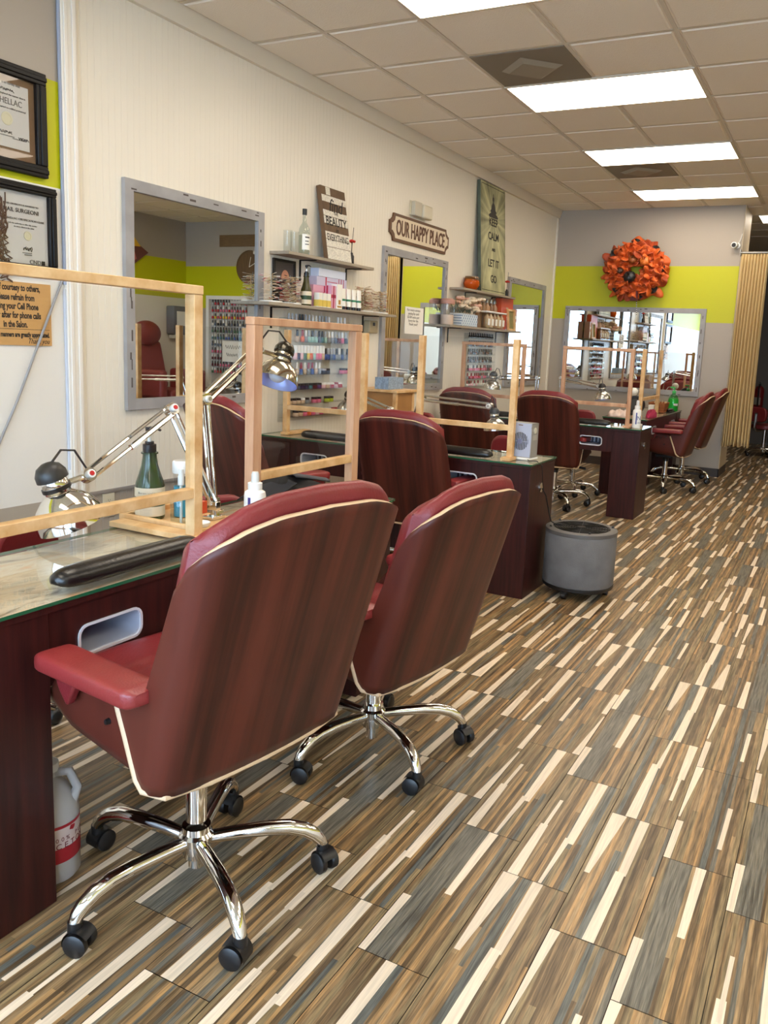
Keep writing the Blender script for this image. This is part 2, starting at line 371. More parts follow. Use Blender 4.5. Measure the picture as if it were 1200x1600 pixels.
struct(M().box(3.45, XR, YB, YB+.12, -.01, CH), 'wall_back', wb)
struct(M().box(XR, XR+.1, YF, YB+.1, -.01, CH), 'wall_right', wr)
# front wall with shop windows
fw = M(); fw.box(-.1, XR+.1, YF-.12, YF, -.01, .35); fw.box(-.1, XR+.1, YF-.12, YF, 2.75, CH); fw.box(-.1, .35, YF-.12, YF, .35, 2.75); fw.box(5.85, XR+.1, YF-.12, YF, .35, 2.75)
struct(fw, 'wall_front', wallmat('painted_plaster_street', [(0, GREY)]))
alum = mat('bronze_aluminium', (70, 66, 62), .4, .6)
for i, (xa, xb) in enumerate(((.35, 2.18), (2.18, 4.01), (4.01, 5.85))):
    fr = M()
    for a, b, c, d in ((xa, xa+.05, .35, 2.75), (xb-.05, xb, .35, 2.75), (xa, xb, .35, .41), (xa, xb, 2.69, 2.75)): fr.box(a, b, YF-.09, YF-.03, c, d)
    o = struct(fr, 'window_%d' % (i+1), alum, smooth=0)
    M().box(xa+.05, xb-.05, YF-.064, YF-.056, .41, 2.69).make('pane', clear('shop_window_glass', (.96, .98, .98), 1.4), o, smooth=0)
# wall end, back room
struct(M().box(2.192, 2.2, YB+.004, YB+.62, .0, CH), 'trim_5', mat('cream_end_paint', (206, 188, 156), .5))
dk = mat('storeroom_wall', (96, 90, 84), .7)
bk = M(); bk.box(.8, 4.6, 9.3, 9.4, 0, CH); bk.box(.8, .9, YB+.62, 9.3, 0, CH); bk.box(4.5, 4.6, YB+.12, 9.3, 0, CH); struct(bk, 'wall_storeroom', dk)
M().box(-.1, XR+.1, -14, 9.5, -.2, -.012).make('street_slab', mat('concrete', (120, 118, 112), .9), kind='structure')
# trims
tr = M(); tr.box(0, .022, -2.552, -2.462, 0, CH-.09); tr.box(.022, .03, -2.54, -2.52, 0, CH-.09); tr.box(.022, .03, -2.495, -2.475, 0, CH-.09)
struct(tr, 'trim_1', mat('white_trim', (236, 230, 220), .4), bevel=.003)
cm = M(); out = [(0, 0), (.03, 0), (.034, .02), (.05, .06), (.052, .095), (0, .095)]
cm.prism(out, Matrix(((1, 0, 0, 0), (0, 0, 1, -2.46), (0, 1, 0, CH-.095), (0, 0, 0, 1))), YB+2.46)
struct(cm, 'trim_2', mat('crown_paint', (226, 216, 198), .45))
struct(M().box(0, .012, -2.46, YB, .553, .567), 'trim_3', mat('chair_rail_paint', (150, 144, 138), .5))
cw = M(); cw.box(YB*0, .018, YB-.03, YB, .0, CH-.1); struct(cw, 'trim_4', mat('corner_bead_white', (236, 230, 218), .45))
bbm = mat('dark_cove_base', (66, 58, 54), .5)
struct(M().box(.0, 2.2, YB-.012, YB, 0, .1), 'baseboard_back', bbm)
struct(M().box(.0, .012, YF, YB, 0, .1), 'baseboard_left', bbm)
struct(M().box(2.19, 2.204, YB-.012, YB+.62, 0, .1), 'baseboard_end', bbm)
struct(M().box(3.45, XR, YB-.012, YB, 0, .1), 'baseboard_back', bbm)
# --- ceiling
cmat = mat('ceiling_tile', (240, 230, 215), .85, bump=.25, bscale=130)
gm = mat('ceiling_grid_paint', (214, 204, 188), .6)
cl = M(); cl.box(-.1, XR+.1, YF-.1, 9.4, CH, CH+.05)
X0C = 1.16-2*T
lights = [(1.16, k*3*T) for k in range(-4, 3)]+[(1.16+5*T, k*3*T) for k in range(-4, 2)]
vents = [(1.16, -T), (1.16, 4*T)]
def isopen(xi, yi):
    for lx, ly in lights:
        if ly-.01 <= yi < ly+T-.01 and lx-.01 <= xi < lx+2*T-.01: return True
    return any(abs(xi-a) < .01 and abs(yi-b) < .01 for a, b in vents)
for i in range(0, 11):
    for j in range(-13, 13):
        x, y = X0C+i*T, j*T
        if x > XR or isopen(x, y): continue
        if y > YB-.1 and x < 1.7: continue
        xa, xb = max(x+.022, .06), min(x+T-.022, XR-.02)
        if xb-xa < .05: continue
        ya, yb_ = y+.022, y+T-.022
        if y < YB < y+T: yb_ = YB-.01
        cl.add([(xa, ya, CH-.001), (xb, ya, CH-.001), (xb, yb_, CH-.001), (xa, yb_, CH-.001), (xa+.008, ya+.008, CH-.008), (xb-.008, ya+.008, CH-.008), (xb-.008, yb_-.008, CH-.008), (xa+.008, yb_-.008, CH-.008)],
               [(4, 5, 6, 7), (0, 1, 5, 4), (1, 2, 6, 5), (2, 3, 7, 6), (3, 0, 4, 7)])
struct(cl, 'ceiling', cmat, smooth=0)
gr = M()
for i in range(0, 12): gr.box(max(X0C+i*T-.012, 0.01), X0C+i*T+.012, YF, YB, CH-.004, CH+.002)
for j in range(-12, 8): gr.box(.05, XR, j*T-.012, j*T+.012, CH-.0041, CH+.002)
struct(gr, 'trim_6', gm, smooth=0)
lampm = mat('light_diffuser', (255, 255, 255), .5)
_b = lampm.node_tree.nodes['Principled BSDF']; _b.inputs['Emission Color'].default_value = (*LAMP_TINT, 1); _b.inputs['Emission Strength'].default_value = LAMP_POWER; _b.inputs['Base Color'].default_value = (.8, .8, .8, 1)
def troffer(label):
    t = thing('ceiling_light', label, 'ceiling light', group='ceiling light panels')
    f = M()
    for a, b, c, d in ((.0, 2*T, 0, .016), (0, 2*T, T-.016, T), (0, .016, .016, T-.016), (2*T-.016, 2*T, .016, T-.016)): f.box(a, b, c, d, -.014, -.001)
    f.make('frame', gm, t, smooth=0)
    M().box(.016, 2*T-.016, .016, T-.016, -.012, -.002).make('diffuser', lampm, t, smooth=0)
    return t
L0 = None
lab = {(0, -1): 'bright ceiling light panel cut off by the top of the photo', (0, 0): 'bright ceiling light panel just past the nearest grey vent', (0, 1): 'bright ceiling light panel with a grey vent touching its far edge', (0, 2): 'farthest bright ceiling light panel before the grey wall', }
for n, (lx, ly) in enumerate(lights):
    c, k = (0 if lx < 2 else 1), round(ly/(3*T))
    s = lab.get((c, k), ('bright ceiling light panel over the nail desks, behind the viewer, number %s from the front' if c == 0 else 'bright ceiling light panel over the pedicure side, %s from the front windows') % ORD[k+4])
    if L0 is None: L0 = troffer(s); L0.location = (lx, ly, CH)
    else: dup(L0, (lx, ly, CH), 0, s)
dup(L0, (2.25, 9*T, CH), 0, 'ceiling light panel seen above the tan curtain in the back room')
vm = mat('grey_vent_metal', (128, 118, 104), .6)
def vent(label, loc):
    t = thing('ceiling_vent', label, 'vent', loc, group='ceiling vents')
    M().box(.012, T-.012, .012, T-.012, -.01, -.001).make('panel', vm, t, smooth=0, bevel=.003)
    d = M(); c = T/2; d.add([(c-.15, c, -.03), (c, c-.15, -.03), (c+.15, c, -.03), (c, c+.15, -.03), (c-.2, c, -.011), (c, c-.2, -.011), (c+.2, c, -.011), (c, c+.2, -.011)], [(0, 1, 2, 3), (0, 4, 5, 1), (1, 5, 6, 2), (2, 6, 7, 3), (3, 7, 4, 0)])
    d.make('diffuser_plate', mat('vent_plate', (150, 140, 124), .55), t, smooth=0); return t
vent('grey square vent beside the second ceiling light from the top of the photo', (vents[0][0], vents[0][1], CH))
vent('far grey square ceiling vent behind the third light panel', (vents[1][0], vents[1][1], CH))
# ================================================================== SALON CHAIRS
def interp(x, tab):
    for (a, va), (b, vb) in zip(tab, tab[1:]):
        if x <= b: return va+(vb-va)*max(0, (x-a))/(b-a)
    return tab[-1][1]
ZT = [(0, 1.012), (.13, 1.006), (.20, .99), (.25, .968), (.285, .94), (.312, .905), (.330, .85), (.342, .74), (.348, .64), (.356, .618), (.47, .610)]
ZB = [(0, .385), (.25, .388), (.305, .396), (.335, .43), (.37, .48), (.42, .55), (.47, .604)]
def backx(z): return -.235-.18*(z-.4)/.6
def crosssec(p, hw, off=0.0, r=.06):
    """p: arc length from the centre line; returns (dx forward, y)"""
    s = 1 if p >= 0 else -1; p = abs(p); w = hw-r
    rr = r-off
    if p <= w: return (.012*(p/w)**2+off, s*p)
    a = (p-w)/r
    if a <= pi/2: return (.012+off+rr*(1-cos(a))*1.0, s*(w+rr*sin(a)))
    return (.012+off+rr+(p-w-r*pi/2), s*(hw-off))
def shell_pt(p, z, off=0.0):
    hw = .270+.006*(z-.4)/.6
    dx, y = crosssec(p, hw, off)
    return Vector((backx(z)+dx, y, z))
def make_chair(label, group):
    t = thing('salon_chair', label, 'chair', group=group)
    PM = .465
    b = M(); b.grid(lambda u, v: shell_pt((u*2-1)*PM, ZB_(abs(u*2-1)*PM)+(ZT_(abs(u*2-1)*PM)-ZB_(abs(u*2-1)*PM))*v), 40, 22)
    o = b.make('back_shell', ['veneer', 'ply'], t, smooth=60)
    s = o.modifiers.new('thickness', 'SOLIDIFY'); s.thickness = .013; s.offset = 0; s.material_offset_rim = 1
    # pale plywood edge band that runs under the arms and round the bottom of the shell
    path = [(-q, z) for q, z in ((.45, .59), (.42, .548), (.385, .50), (.35, .45), (.325, .415), (.30, .396), (.25, .386), (.15, .383), (.0, .382))]
    path += [(-q, z) for q, z in path[-2::-1]]
    m = M(); m.tube([shell_pt(q, z, -.003) for q, z in path], .008, 8); m.make('edge_band', 'ply', t)
    # padded back: a closed pillow inside the shell that rolls over its top edge
    def cush(u, v):
        y = (u*2-1)*.2505; a = abs(u*2-1); e = max(0.0, 1-a**7)**.5; zt = ZT_(abs(y)*1.06); zb = .50
        lip = a**12
        if v <= .72:
            k = v/.72; z = zb+(zt+.012-zb)*k; lk = min(1, k/.25)
            th = .118*(.35+.65*min(1, (1-k)/.07)**.5)*(.4+.6*min(1, k/.08)**.5)
            band = .010*(abs(((k*3.0) % 1.0)-.5)*2)**8; dim = 0.0
            for cyy in (-.11, .11):
                for ck in (1/3, 2/3): dim += .016*math.exp(-((y-cyy)/.03)**2-((k-ck)*.5/.03)**2)
            return Vector((backx(z)+.014+.02*a**4+(th-band-dim)*e+.045*lip*lk, y*(1+.10*lip*lk), z))
        if v <= .9:
            k = (v-.72)/.18; an = pi*k
            return Vector((backx(zt)+.014+.02*a**4+.041*e*.5*(1+cos(an))-.004*e*sin(an)+.045*lip*(1-k), y*(1+.10*lip*(1-k)), zt+.012*(1-k)+.036*e*sin(an)))
        k = (v-.9)/.1; z = zt-(zt-zb)*k
        return Vector((backx(z)+.013+.02*a**4, y, z))
    b = M(); b.grid(cush, 48, 50)
    for i in (0, 48): b.add([b.v[j*49+i] for j in range(51)], [tuple(range(51))])
    b.make('back_cushion', 'leather', t, smooth=80)
    # seat tub
    SH = [(0, .0), (.19, .0), (.235, .012), (.262, .05), (.27, .10), (.273, .2)]
    def seat(u, v):
        p = (u*2-1); a = abs(p); s = 1 if p >= 0 else -1
        x = -.20+.44*v
        base = .372+.05*v+(.03*max(0, v-.8)/.2)
        top = .625 if .15 < v < .72 else (.625-.09*(.15-v)/.15 if v <= .15 else .625-.15*((v-.72)/.28)**1.2)
        if a < .62: y = .2*a/.62; z = base
        else:
            k = (a-.62)/.38; ang = min(1, k/.35)*pi/2
            y = .2+.048*sin(ang); z = base+.048*(1-cos(ang))+max(0, (k-.35)/.65)*(top-base-.048)
        return Vector((x, s*y, z))
    b = M(); b.grid(seat, 32, 16); o = b.make('seat_shell', ['veneer', 'ply'], t, smooth=60)
    s = o.modifiers.new('thickness', 'SOLIDIFY'); s.thickness = .012; s.offset = 0; s.material_offset_rim = 0
    b = M(); b.box(-.19, .26, -.225, .225, .465, .545)
    def puff(vs):
        for v in vs:
            if v.z > .5: v.z += .02*(1-(v.y/.23)**2)
            if v.x > .2: v.z -= .015
    b2 = M(); b2.grid(lambda u, v: Vector((-.19+.46*v, -.228+.456*u, .555+.022*(1-(2*u-1)**4)-.035*max(0, v-.8)/.2-(.006 if abs(v-.5) < .03 else 0))), 16, 20)
    n = len(b2.v); b2.grid(lambda u, v: Vector((-.19+.45*v, -.228+.456*u, .468)), 16, 20)
    q = [i for i in range(17)]; 
    def rim(i, j): return j*17+i
    for i in range(16):
        b2.add([b2.v[rim(i, 20)], b2.v[rim(i+1, 20)], b2.v[n+rim(i+1, 20)], b2.v[n+rim(i, 20)]], [(0, 1, 2, 3)])
        b2.add([b2.v[rim(i, 0)], b2.v[rim(i+1, 0)], b2.v[n+rim(i+1, 0)], b2.v[n+rim(i, 0)]], [(0, 1, 2, 3)])
    for j in range(20):
        for i in (0, 16): b2.add([b2.v[rim(i, j)], b2.v[rim(i, j+1)], b2.v[n+rim(i, j+1)], b2.v[n+rim(i, j)]], [(0, 1, 2, 3)])
    b2.make('seat_cushion', 'leather', t, smooth=50, bevel=.02, seg=3)
    for sgn in (1, -1):
        y = sgn*.285
        a = M()
        def arm(u, v):
            x = -.20+.36*v; th = 2*pi*u
            k = min(1.0, (1-abs(2*v-1))/.12)**.5
            hw = (.050-.006*(1-v))*(.6+.4*k); hh = .0225*(.6+.4*k)
            c, sn = cos(th), sin(th); e = .42
            return Vector((x, y+hw*abs(c)**e*(1 if c >= 0 else -1), .640-.005*(v-.5)+hh*abs(sn)**e*(1 if sn >= 0 else -1)))
        a.grid(arm, 24, 22); n = len(a.v)
        a.add([a.v[i] for i in range(24)], [tuple(range(24))]); a.add([a.v[22*25+i] for i in range(24)], [tuple(range(24))])
        a.make('armrest', 'leather_arm', t, smooth=50)
        a = M(); a.prism([(.06, .635), (.175, .635), (.13, .56), (.10, .53), (.07, .58)], Matrix(((1, 0, 0, 0), (0, 0, 1, y-.012-sgn*.012), (0, 1, 0, 0), (0, 0, 0, 1))), .024)
        a.make('arm_bracket', 'leather', t, bevel=.006)
        for bx, bz in ((.10, .585), (.06, .565), (.02, .56), (-.03, .58), (-.02, .50), (.13, .60)):
            m = M(); m.cyl((bx, sgn*.249, bz), (bx, sgn*.2635, bz), .0085, .006, 10); m.make('bolt', 'black', t)
    m = M(); m.box(-.09, .09, -.11, .11, .348, .378); m.cyl((0, 0, .32), (0, 0, .35), .03, .045)
    m.make('mechanism', 'black', t, bevel=.008)
    m = M(); m.cyl((.02, -.1, .38), (.02, -.24, .365), .006); m.cyl((.02, -.22, .367), (.02, -.28, .36), .011); m.make('height_lever', 'black', t)
    m = M(); m.cyl((0, 0, .16), (0, 0, .345), .0265, n=24); m.cyl((0, 0, .30), (0, 0, .335), .03, n=24, mi=1); m.cyl((0, 0, .045), (0, 0, .09), .02, n=20); m.make('gas_lift', ['chrome', 'black'], t)
    m = M(); m.lathe([(.0, .08), (.034, .082), (.036, .10), (.036, .115), (.042, .12), (.044, .14), (.036, .148), (.036, .165), (.0, .166)], n=28); m.make('hub', 'chrome', t)
    for k in range(5):
        an = R(16.5+72*k); d = Vector((cos(an), sin(an), 0)); m = M()
        path = [(.03, .125), (.10, .130), (.18, .133), (.235, .130), (.275, .119), (.302, .102), (.318, .085), (.325, .068)]
        m.tube([d*a+Vector((0, 0, z)) for a, z in path], [.0165, .0185, .0195, .0195, .0195, .0185, .0165, .015], 14)
        leg = m.make('leg', 'chrome', t, smooth=60)
        c = d*.33; sw = an+R([80, -60, 40, 120, -20][k]); e = Vector((cos(sw), sin(sw), 0)); f = Vector((-sin(sw), cos(sw), 0)); c = d*.325-e*.012
        m = M()
        for q in (-1, 1): m.tube([c+f*q*.008+Vector((0, 0, .028)), c+f*q*.012+Vector((0, 0, .028)), c+f*q*.026+Vector((0, 0, .028)), c+f*q*.030+Vector((0, 0, .028))], [.024, .028, .028, .022], 18)
        def hood(u, v):
            th = R(-15+165*u); return c+e*cos(th)*.0325+Vector((0, 0, .028+sin(th)*.0325))+f*(v-.5)*.044
        h = len(m.v); m.grid(hood, 10, 2); m.cyl(d*.325+Vector((0, 0, .05)), d*.325+Vector((0, 0, .074)), .0165, .016, 12)
        m.make('caster', 'black', leg, smooth=45)
    return t
def ZT_(a): return interp(a, ZT)
def ZB_(a): return interp(a, ZB)
FIXED = ('leg', 'hub', 'caster')
def chair_copy(src, loc, head, label, dz=0.0, group=None, starrot=0.0):
    d = dup(src, (loc[0], loc[1], 0), R(head), label, group)
    for c in list(COL.objects):
        if c.parent == d:
            nm = c.name.split('.')[0]
            if nm in ('leg', 'hub'): c.rotation_euler.z = R(starrot)
            elif nm in ('armrest', 'arm_bracket'): c.location.z = dz*.85
            elif nm == 'gas_lift': c.scale.z = 1+dz/.34 if dz else 1
            else: c.location = (0, 0, dz); c.scale = (1, 1, 1)
    return d
ch0 = make_chair('nearest oxblood leather salon chair with rosewood back at the left front desk', 'customer chairs')
ch0.location = (2.043, -3.872, 0); ch0.rotation_euler.z = R(171)
for c in children(ch0):
    k = c.name.split('.')[0]
    if k == 'gas_lift': c.scale.z = 1.12
    elif k in ('armrest', 'arm_bracket'): c.location.z = .022
    elif k not in ('leg', 'hub'): c.location.z = .045
    if k in ('back_shell', 'back_cushion', 'edge_band'): c.scale.y = 1.065; c.location.y = -.018
    if c.name.split('.')[0] in ('leg', 'hub'): c.rotation_euler.z = R(-2)
chair_copy(ch0, (2.06, -3.016), 172, 'second nearest rosewood backed salon chair, just right of the nearest one', -.045, starrot=-6)
chair_copy(ch0, (1.20, -1.00), 90, 'rosewood backed salon chair facing away at the desk with the grey fan', -.02, starrot=8)
chair_copy(ch0, (.37, 1.78), 91, 'salon chair seen through the plexiglass screen behind the small fan desk', -.02, starrot=20)
chair_copy(ch0, (1.14, 1.78), 88, 'salon chair facing away just right of the grey box fan', .0, starrot=-9)
chair_copy(ch0, (1.82, 3.42), 179, 'nearer of two salon chairs side by side in front of the tan curtain', .0, starrot=12)
chair_copy(ch0, (1.86, 4.22), 180, 'farther of two salon chairs side by side next to the tan curtain', .02, starrot=3)
chair_copy(ch0, (.64, -1.76), 74, 'salon chair by the wall under the big mirror, turned sideways behind the silver lamp', .05, 'technician chairs')
# small stools behind the front desk
def tech_stool(label, loc, rz):
    t = thing('technician_stool', label, 'stool', loc, rz, 'technician stools')
    m = M(); m.lathe([(0, .52), (.17, .52), (.195, .535), (.20, .56), (.19, .585), (.15, .597), (0, .60)], n=32); m.make('seat', 'leather', t)
    m = M(); m.prism(rrect(-.15, .15, .63, .84, .075), Matrix(((0, 0, -1, -.19), (1, 0, 0, 0), (0, 1, 0, 0), (0, 0, 0, 1))), .05); m.make('backrest', 'leather', t, bevel=.018, seg=3)
    m = M(); m.tube([(-.09, 0, .5), (-.2, 0, .5), (-.255, 0, .55), (-.255, 0, .74)], .014, 8, flat=1.3); m.box(-.256, -.242, -.02, .02, .62, .76); m.make('back_bracket', 'steel', t)
    m = M(); m.cyl((0, 0, .1), (0, 0, .52), .025); m.make('gas_lift', 'chrome', t)
    for k in range(5):
        an = R(72*k+20); d = Vector((cos(an), sin(an), 0)); m = M(); m.tube([d*.02+Vector((0, 0, .11)), d*.2+Vector((0, 0, .10)), d*.26+Vector((0, 0, .06))], .016, 10); lg = m.make('leg', 'chrome', t)
        m = M(); m.ball(d*.26+Vector((0, 0, .03)), .03); m.make('caster', 'black', lg)
    return t
st0 = tech_stool('red technician stool at the left edge with a steel backrest bracket', (.93, -3.72, 0), R(195))
for c in children(st0):
    k = c.name.split('.')[0]
    if k == 'gas_lift': c.scale.z = .9
    elif k != 'leg': c.location.z = -.05
def stool_copy(loc, head, label, dz):
    d = dup(st0, (loc[0], loc[1], 0), R(head), label, 'technician stools')
    for c in list(COL.objects):
        if c.parent == d:
            nm = c.name.split('.')[0]
            if nm == 'gas_lift': c.scale.z = 1+dz/.52
            elif nm != 'leg': c.location.z = dz
stool_copy((.96, -2.70), 150, 'red technician stool behind the orange box on the front desk', -.09)
stool_copy((.66, -.28), -90, 'red technician stool behind the cushion at the left half of the fan desk', .07)
stool_copy((1.36, -.2), -92, 'red technician stool behind the right half of the fan desk', -.05)
stool_copy((.62, 2.42), -90, 'red technician stool between the two far salon chairs that face away', .04)
stool_copy((1.10, 2.48), -85, 'red technician stool behind the far desk, its casters seen under the desktop', -.02)
# ================================================================== MANICURE DESKS
def make_desk(label, loc, rz, L, D, group='manicure desks'):
    t = thing('manicure_desk', label, 'desk', loc, rz, group)
    H = .745; pw = .235
    # customer side is -y, local x from 0 to L
    for xa in (0.0, L-pw):
        m = M(); m.box(xa, xa+pw, 0.006, D-.01, 0, H-.001); m.make('pedestal', 'mahog', t, bevel=.002)
    m = M(); m.box(L/2-.06, L/2+.06, .12, D-.01, 0, .56); m.make('center_pedestal', 'mahog', t, bevel=.002)
    for side, xa, xb in ((0, pw, L/2), (1, L/2, L-pw)):
        cx = (L/2-.51) if side == 0 else (L/2+.51)
        inn = rrect(cx-.10, cx+.10, .605, .682, .026); out = onrect(inn, xa, xb, .56, H-.001)
        m = M(); m.ring(out, inn, Matrix(((1, 0, 0, 0), (0, 0, 1, .012), (0, 1, 0, 0), (0, 0, 0, 1))), .016); m.make('apron', 'mahog', t, smooth=0)
        i2 = rrect(cx-.096, cx+.096, .609, .678, .022); o2 = rrect(cx-.1025, cx+.1025, .6025, .6845, .0285)
        m = M(); m.ring(o2, i2, Matrix(((1, 0, 0, 0), (0, 0, 1, .008), (0, 1, 0, 0), (0, 0, 0, 1))), .008)
        hs = m.make('hand_opening', mat('opening_frame', (214, 216, 222), .35), t)
        m = M(); i3 = rrect(cx-.094, cx+.094, .611, .676, .021); o3 = rrect(cx-.098, cx+.098, .607, .680, .024)
        m.ring(o3, i3, Matrix(((1, 0, 0, 0), (0, 0, 1, .014), (0, 1, 0, 0), (0, 0, 0, 1))), .16); m.box(cx-.098, cx+.098, .172, .176, .607, .680, 1)
        for k in range(5): m.box(cx-.08+.034*k, cx-.066+.034*k, .16, .168, .62, .668)
        m.make('liner', [mat('opening_liner', (176, 182, 196), .35), mat('opening_shadow_plate', (52, 58, 74), .3)], hs)
        # drawers towards the technician
        m = M(); m.box(xa+.01, xb-.01, .2, D-.012, .60, H-.001); m.make('drawer_case', 'mahog', t, bevel=.002)
        dr = M(); dr.box(xa+.02, xb-.02, D-.012, D+.006, .615, H-.02); d = dr.make('drawer', 'mahog', t, bevel=.002)
        kb = M(); kb.ball(((xa+xb)/2, D+.018, .68), .013); kb.make('knob', 'steel', d)
    m = M(); m.box(0, L, 0, D, H, H+.018); m.m[0:6] = [0, 1, 0, 0, 0, 0]; m.make('top', ['mahog', 'marble'], t, smooth=0)
    e = .008
    m = M(); zz = H+.0185; g = rrect(-e, L+e, -e, D+e, .01, 3); m.prism(g, Matrix.Translation((0, 0, zz)), .0085)
    for i, f in enumerate(m.f):
        if i >= 2: m.m[i] = 1
    m.make('glass_cover', ['glass', 'glass_edge'], t, smooth=0)
    for xa in (-.008, L+.0005):
        m = M(); m.lathe([(.02, 0), (.028, .0), (.028, .005), (.02, .005)], n=20); m.xf(Matrix.Translation((xa, D*.45, .62)) @ Matrix.Rotation(pi/2, 4, 'Y')); m.make('cable_grommet', 'chrome', t)
    return t
ZTOP = .773
make_desk('long mahogany manicure desk along the left front, marble top under glass', (1.808, -4.335, 0), R(90), 1.865, .45)
make_desk('mahogany manicure desk across the room carrying the small grey fan', (.05, -1.112, 0), 0, 1.862, .44)
make_desk('mahogany manicure desk third from the viewer with white lotion bottle on its corner', (.06, 1.555, 0), 0, 1.868, .45)
make_desk('farthest mahogany manicure desk below the wide mirror with basket and towels', (1.745, 2.66, 0), R(90), 1.88, .43)
def cushion(label, c, ang, L=.47, w=.078, h=.052):
    m = M()
    def f(u, v):
        s = v*2-1; x = s*L/2; k = max(0, 1-abs(s)**9)**.5; th = 2*pi*u; cz, sn = cos(th), sin(th)
        return Vector((x, w/2*k*cz, max(-.5, sn)*h*.62*k+h*.5-(.006 if False else 0)))
    m.grid(f, 20, 40)
    zmin = min(v.z for v in m.v)
    for v in m.v: v.z = max(0.0005, v.z-.004)
    m.xf(Matrix.Rotation(ang, 4, 'Z'))
    o = m.make('hand_cushion', 'vinyl', None, smooth=80); o.location = c; tag(o, label, 'cushion', 'hand cushions'); return o
cushion('black padded hand cushion at the edge of the nearest desk', (1.752, -3.80, ZTOP), R(90), .50)
cushion('black padded hand cushion hidden behind the second nearest chair', (1.752, -3.02, ZTOP), R(90), .50)
cushion('black hand cushion seen through the plexiglass screen beside the silver lamp', (.60, -1.067, ZTOP), 0, .50)
cushion('black hand cushion left of the grey fan, behind a rosewood chair back', (1.44, -1.067, ZTOP), 0, .46)
cushion('black hand cushion under the far screen, left of the white lotion bottle', (1.45, 1.61, ZTOP), R(1), .42)
cushion('black hand cushion between the two far salon chairs facing the back wall', (.54, 1.61, ZTOP), 0, .50)

# ================================================================== PLEXIGLASS SCREENS
def screen(label, p0, ang, L, H, barh, wood, basedir=1, base=(.06, .30), lap=.018, tray=None, post=.034, low=True, top=True):
    """p0 = near post foot; the screen runs along local +x for L; wood frame with plexiglass above the lower bar"""
    t = thing('plexiglass_screen', label, 'plexiglass screen', (p0[0], p0[1], ZTOP), ang, 'plexiglass screens'); q = post
    for xa in (0, L-q):
        m = M(); m.box(xa, xa+q, -.009, .028, .018, H+.0035 if top else H); m.box(xa+q*.32, xa+q*.36, -.0094, .0284, .02, H-.001) if False else None; m.make('post', wood, t, bevel=.002)
    if top:
        m = M(); m.box(-.002, L+.002, -.010, .029, H+.004, H+.030); m.make('top_rail', wood, t, bevel=.002)
    m = M(); m.box(q, L-q, -.007, .026, barh, barh+.03); m.make('lower_rail', 'pine' if low else wood, t, bevel=.002)
    m = M(); m.box(q+.0005, L-q-.0005, .007, .0105, barh+.0305, H-.0005); m.make('pane', 'plexi', t, smooth=0)
    for xa in (0, L-q):
        m = M(); m.box(xa-.012, xa+q+.012, -base[0], base[1], 0.0005, .018); m.make('foot', 'pine' if low else wood, t, bevel=.002)
    return t
screen('nearest plexiglass screen in a pine frame, its left end cut off by the photo', (1.672, -4.22), R(90), .77, .735, .135, 'pine', base=(.045, .34), post=.036)
screen('plexiglass screen in a reddish fir frame with the silver lamp behind it', (1.627, -3.155), R(90), .68, .66, .135, 'fir', base=(.045, .05), post=.045)
screen('plexiglass screen with thin pine posts directly left of the grey fan', (1.14, -1.015), 0, .625, .675, .165, 'pine', base=(.07, .035), top=False)
screen('plexiglass screen in front of the wall polish rack, pale pine posts', (.165, -1.015), 0, .615, .675, .165, 'pine', base=(.012, .25), top=False)
screen('far plexiglass screen in an orange fir frame standing before the wide mirror', (1.185, 1.635), 0, .62, .635, .17, 'fir', base=(.04, .24), low=False, post=.03)
screen('far plexiglass screen in an orange fir frame left of the facing away chair', (.215, 1.635), 0, .62, .635, .17, 'fir', base=(.04, .24), low=False, post=.03)
screen('plexiglass screen seen nearly edge on, right of the orange framed one', (1.632, 2.86), R(90), .86, .675, .165, 'pine', base=(.012, .08), top=False)
# wooden tray the near screen stands beside
t = thing('wooden_tray', 'low pine tray on the nearest desk holding bottles and a lamp base', 'tray', (1.305, -3.432, ZTOP))
m = M(); m.box(.0, .318, .016, .25, .0005, .012); m.make('tray_floor', 'pine', t, bevel=.001)
m = M(); m.box(0, .318, 0, .016, .0005, .030); m.make('tray_side', 'pine', t, bevel=.002)
m = M(); m.box(0, .018, .016, .25, .012, .030); m.make('tray_side', 'pine', t, bevel=.002)
# ================================================================== MIRRORS
MX = Matrix(((0, 0, 1, 0), (1, 0, 0, 0), (0, 1, 0, 0), (0, 0, 0, 1)))      # local (x,y,z) -> wall_left (y, z, x)
MYB = Matrix(((1, 0, 0, 0), (0, 0, -1, YB), (0, 1, 0, 0), (0, 0, 0, 1)))   # local (x,y,z) -> wall_back
MXR = Matrix(((0, 0, -1, XR), (1, 0, 0, 0), (0, 1, 0, 0), (0, 0, 0, 1)))
def mirror(label, mt, x0, x1, y0, y1, fw=.058, seed=1):
    t = thing('wall_mirror', label, 'mirror', group='grey framed mirrors'); d = .026; rnd = random.Random(seed)
    for a, b, c, e in ((x0, x1, y1-fw, y1), (x0, x1, y0, y0+fw), (x0, x0+fw, y0+fw, y1-fw), (x1-fw, x1, y0+fw, y1-fw)):
        m = M(); m.box(a, b, c, e, .001, d); hz = (b-a) > (e-c)
        n0 = len(m.v)
        for k in range(7):   # worn chips in the paint
            px = rnd.uniform(a+.02, b-.02); py = rnd.uniform(c+.008, e-.008); w = rnd.uniform(.008, .03); h = rnd.uniform(.003, .006)
            if not hz: w, h = h, w
            m.box(px-w, px+w, py-h, py+h, d-.001, d+.0006, 1)
        m.xf(mt); m.make('frame', ['greypaint', 'worn'], t, smooth=0)
    m = M(); m.box(x0+fw-.004, x1-fw+.004, y0+fw-.004, y1-fw+.004, .002, .012); m.xf(mt); m.make('glass', 'mirror', t, smooth=0)
    return t
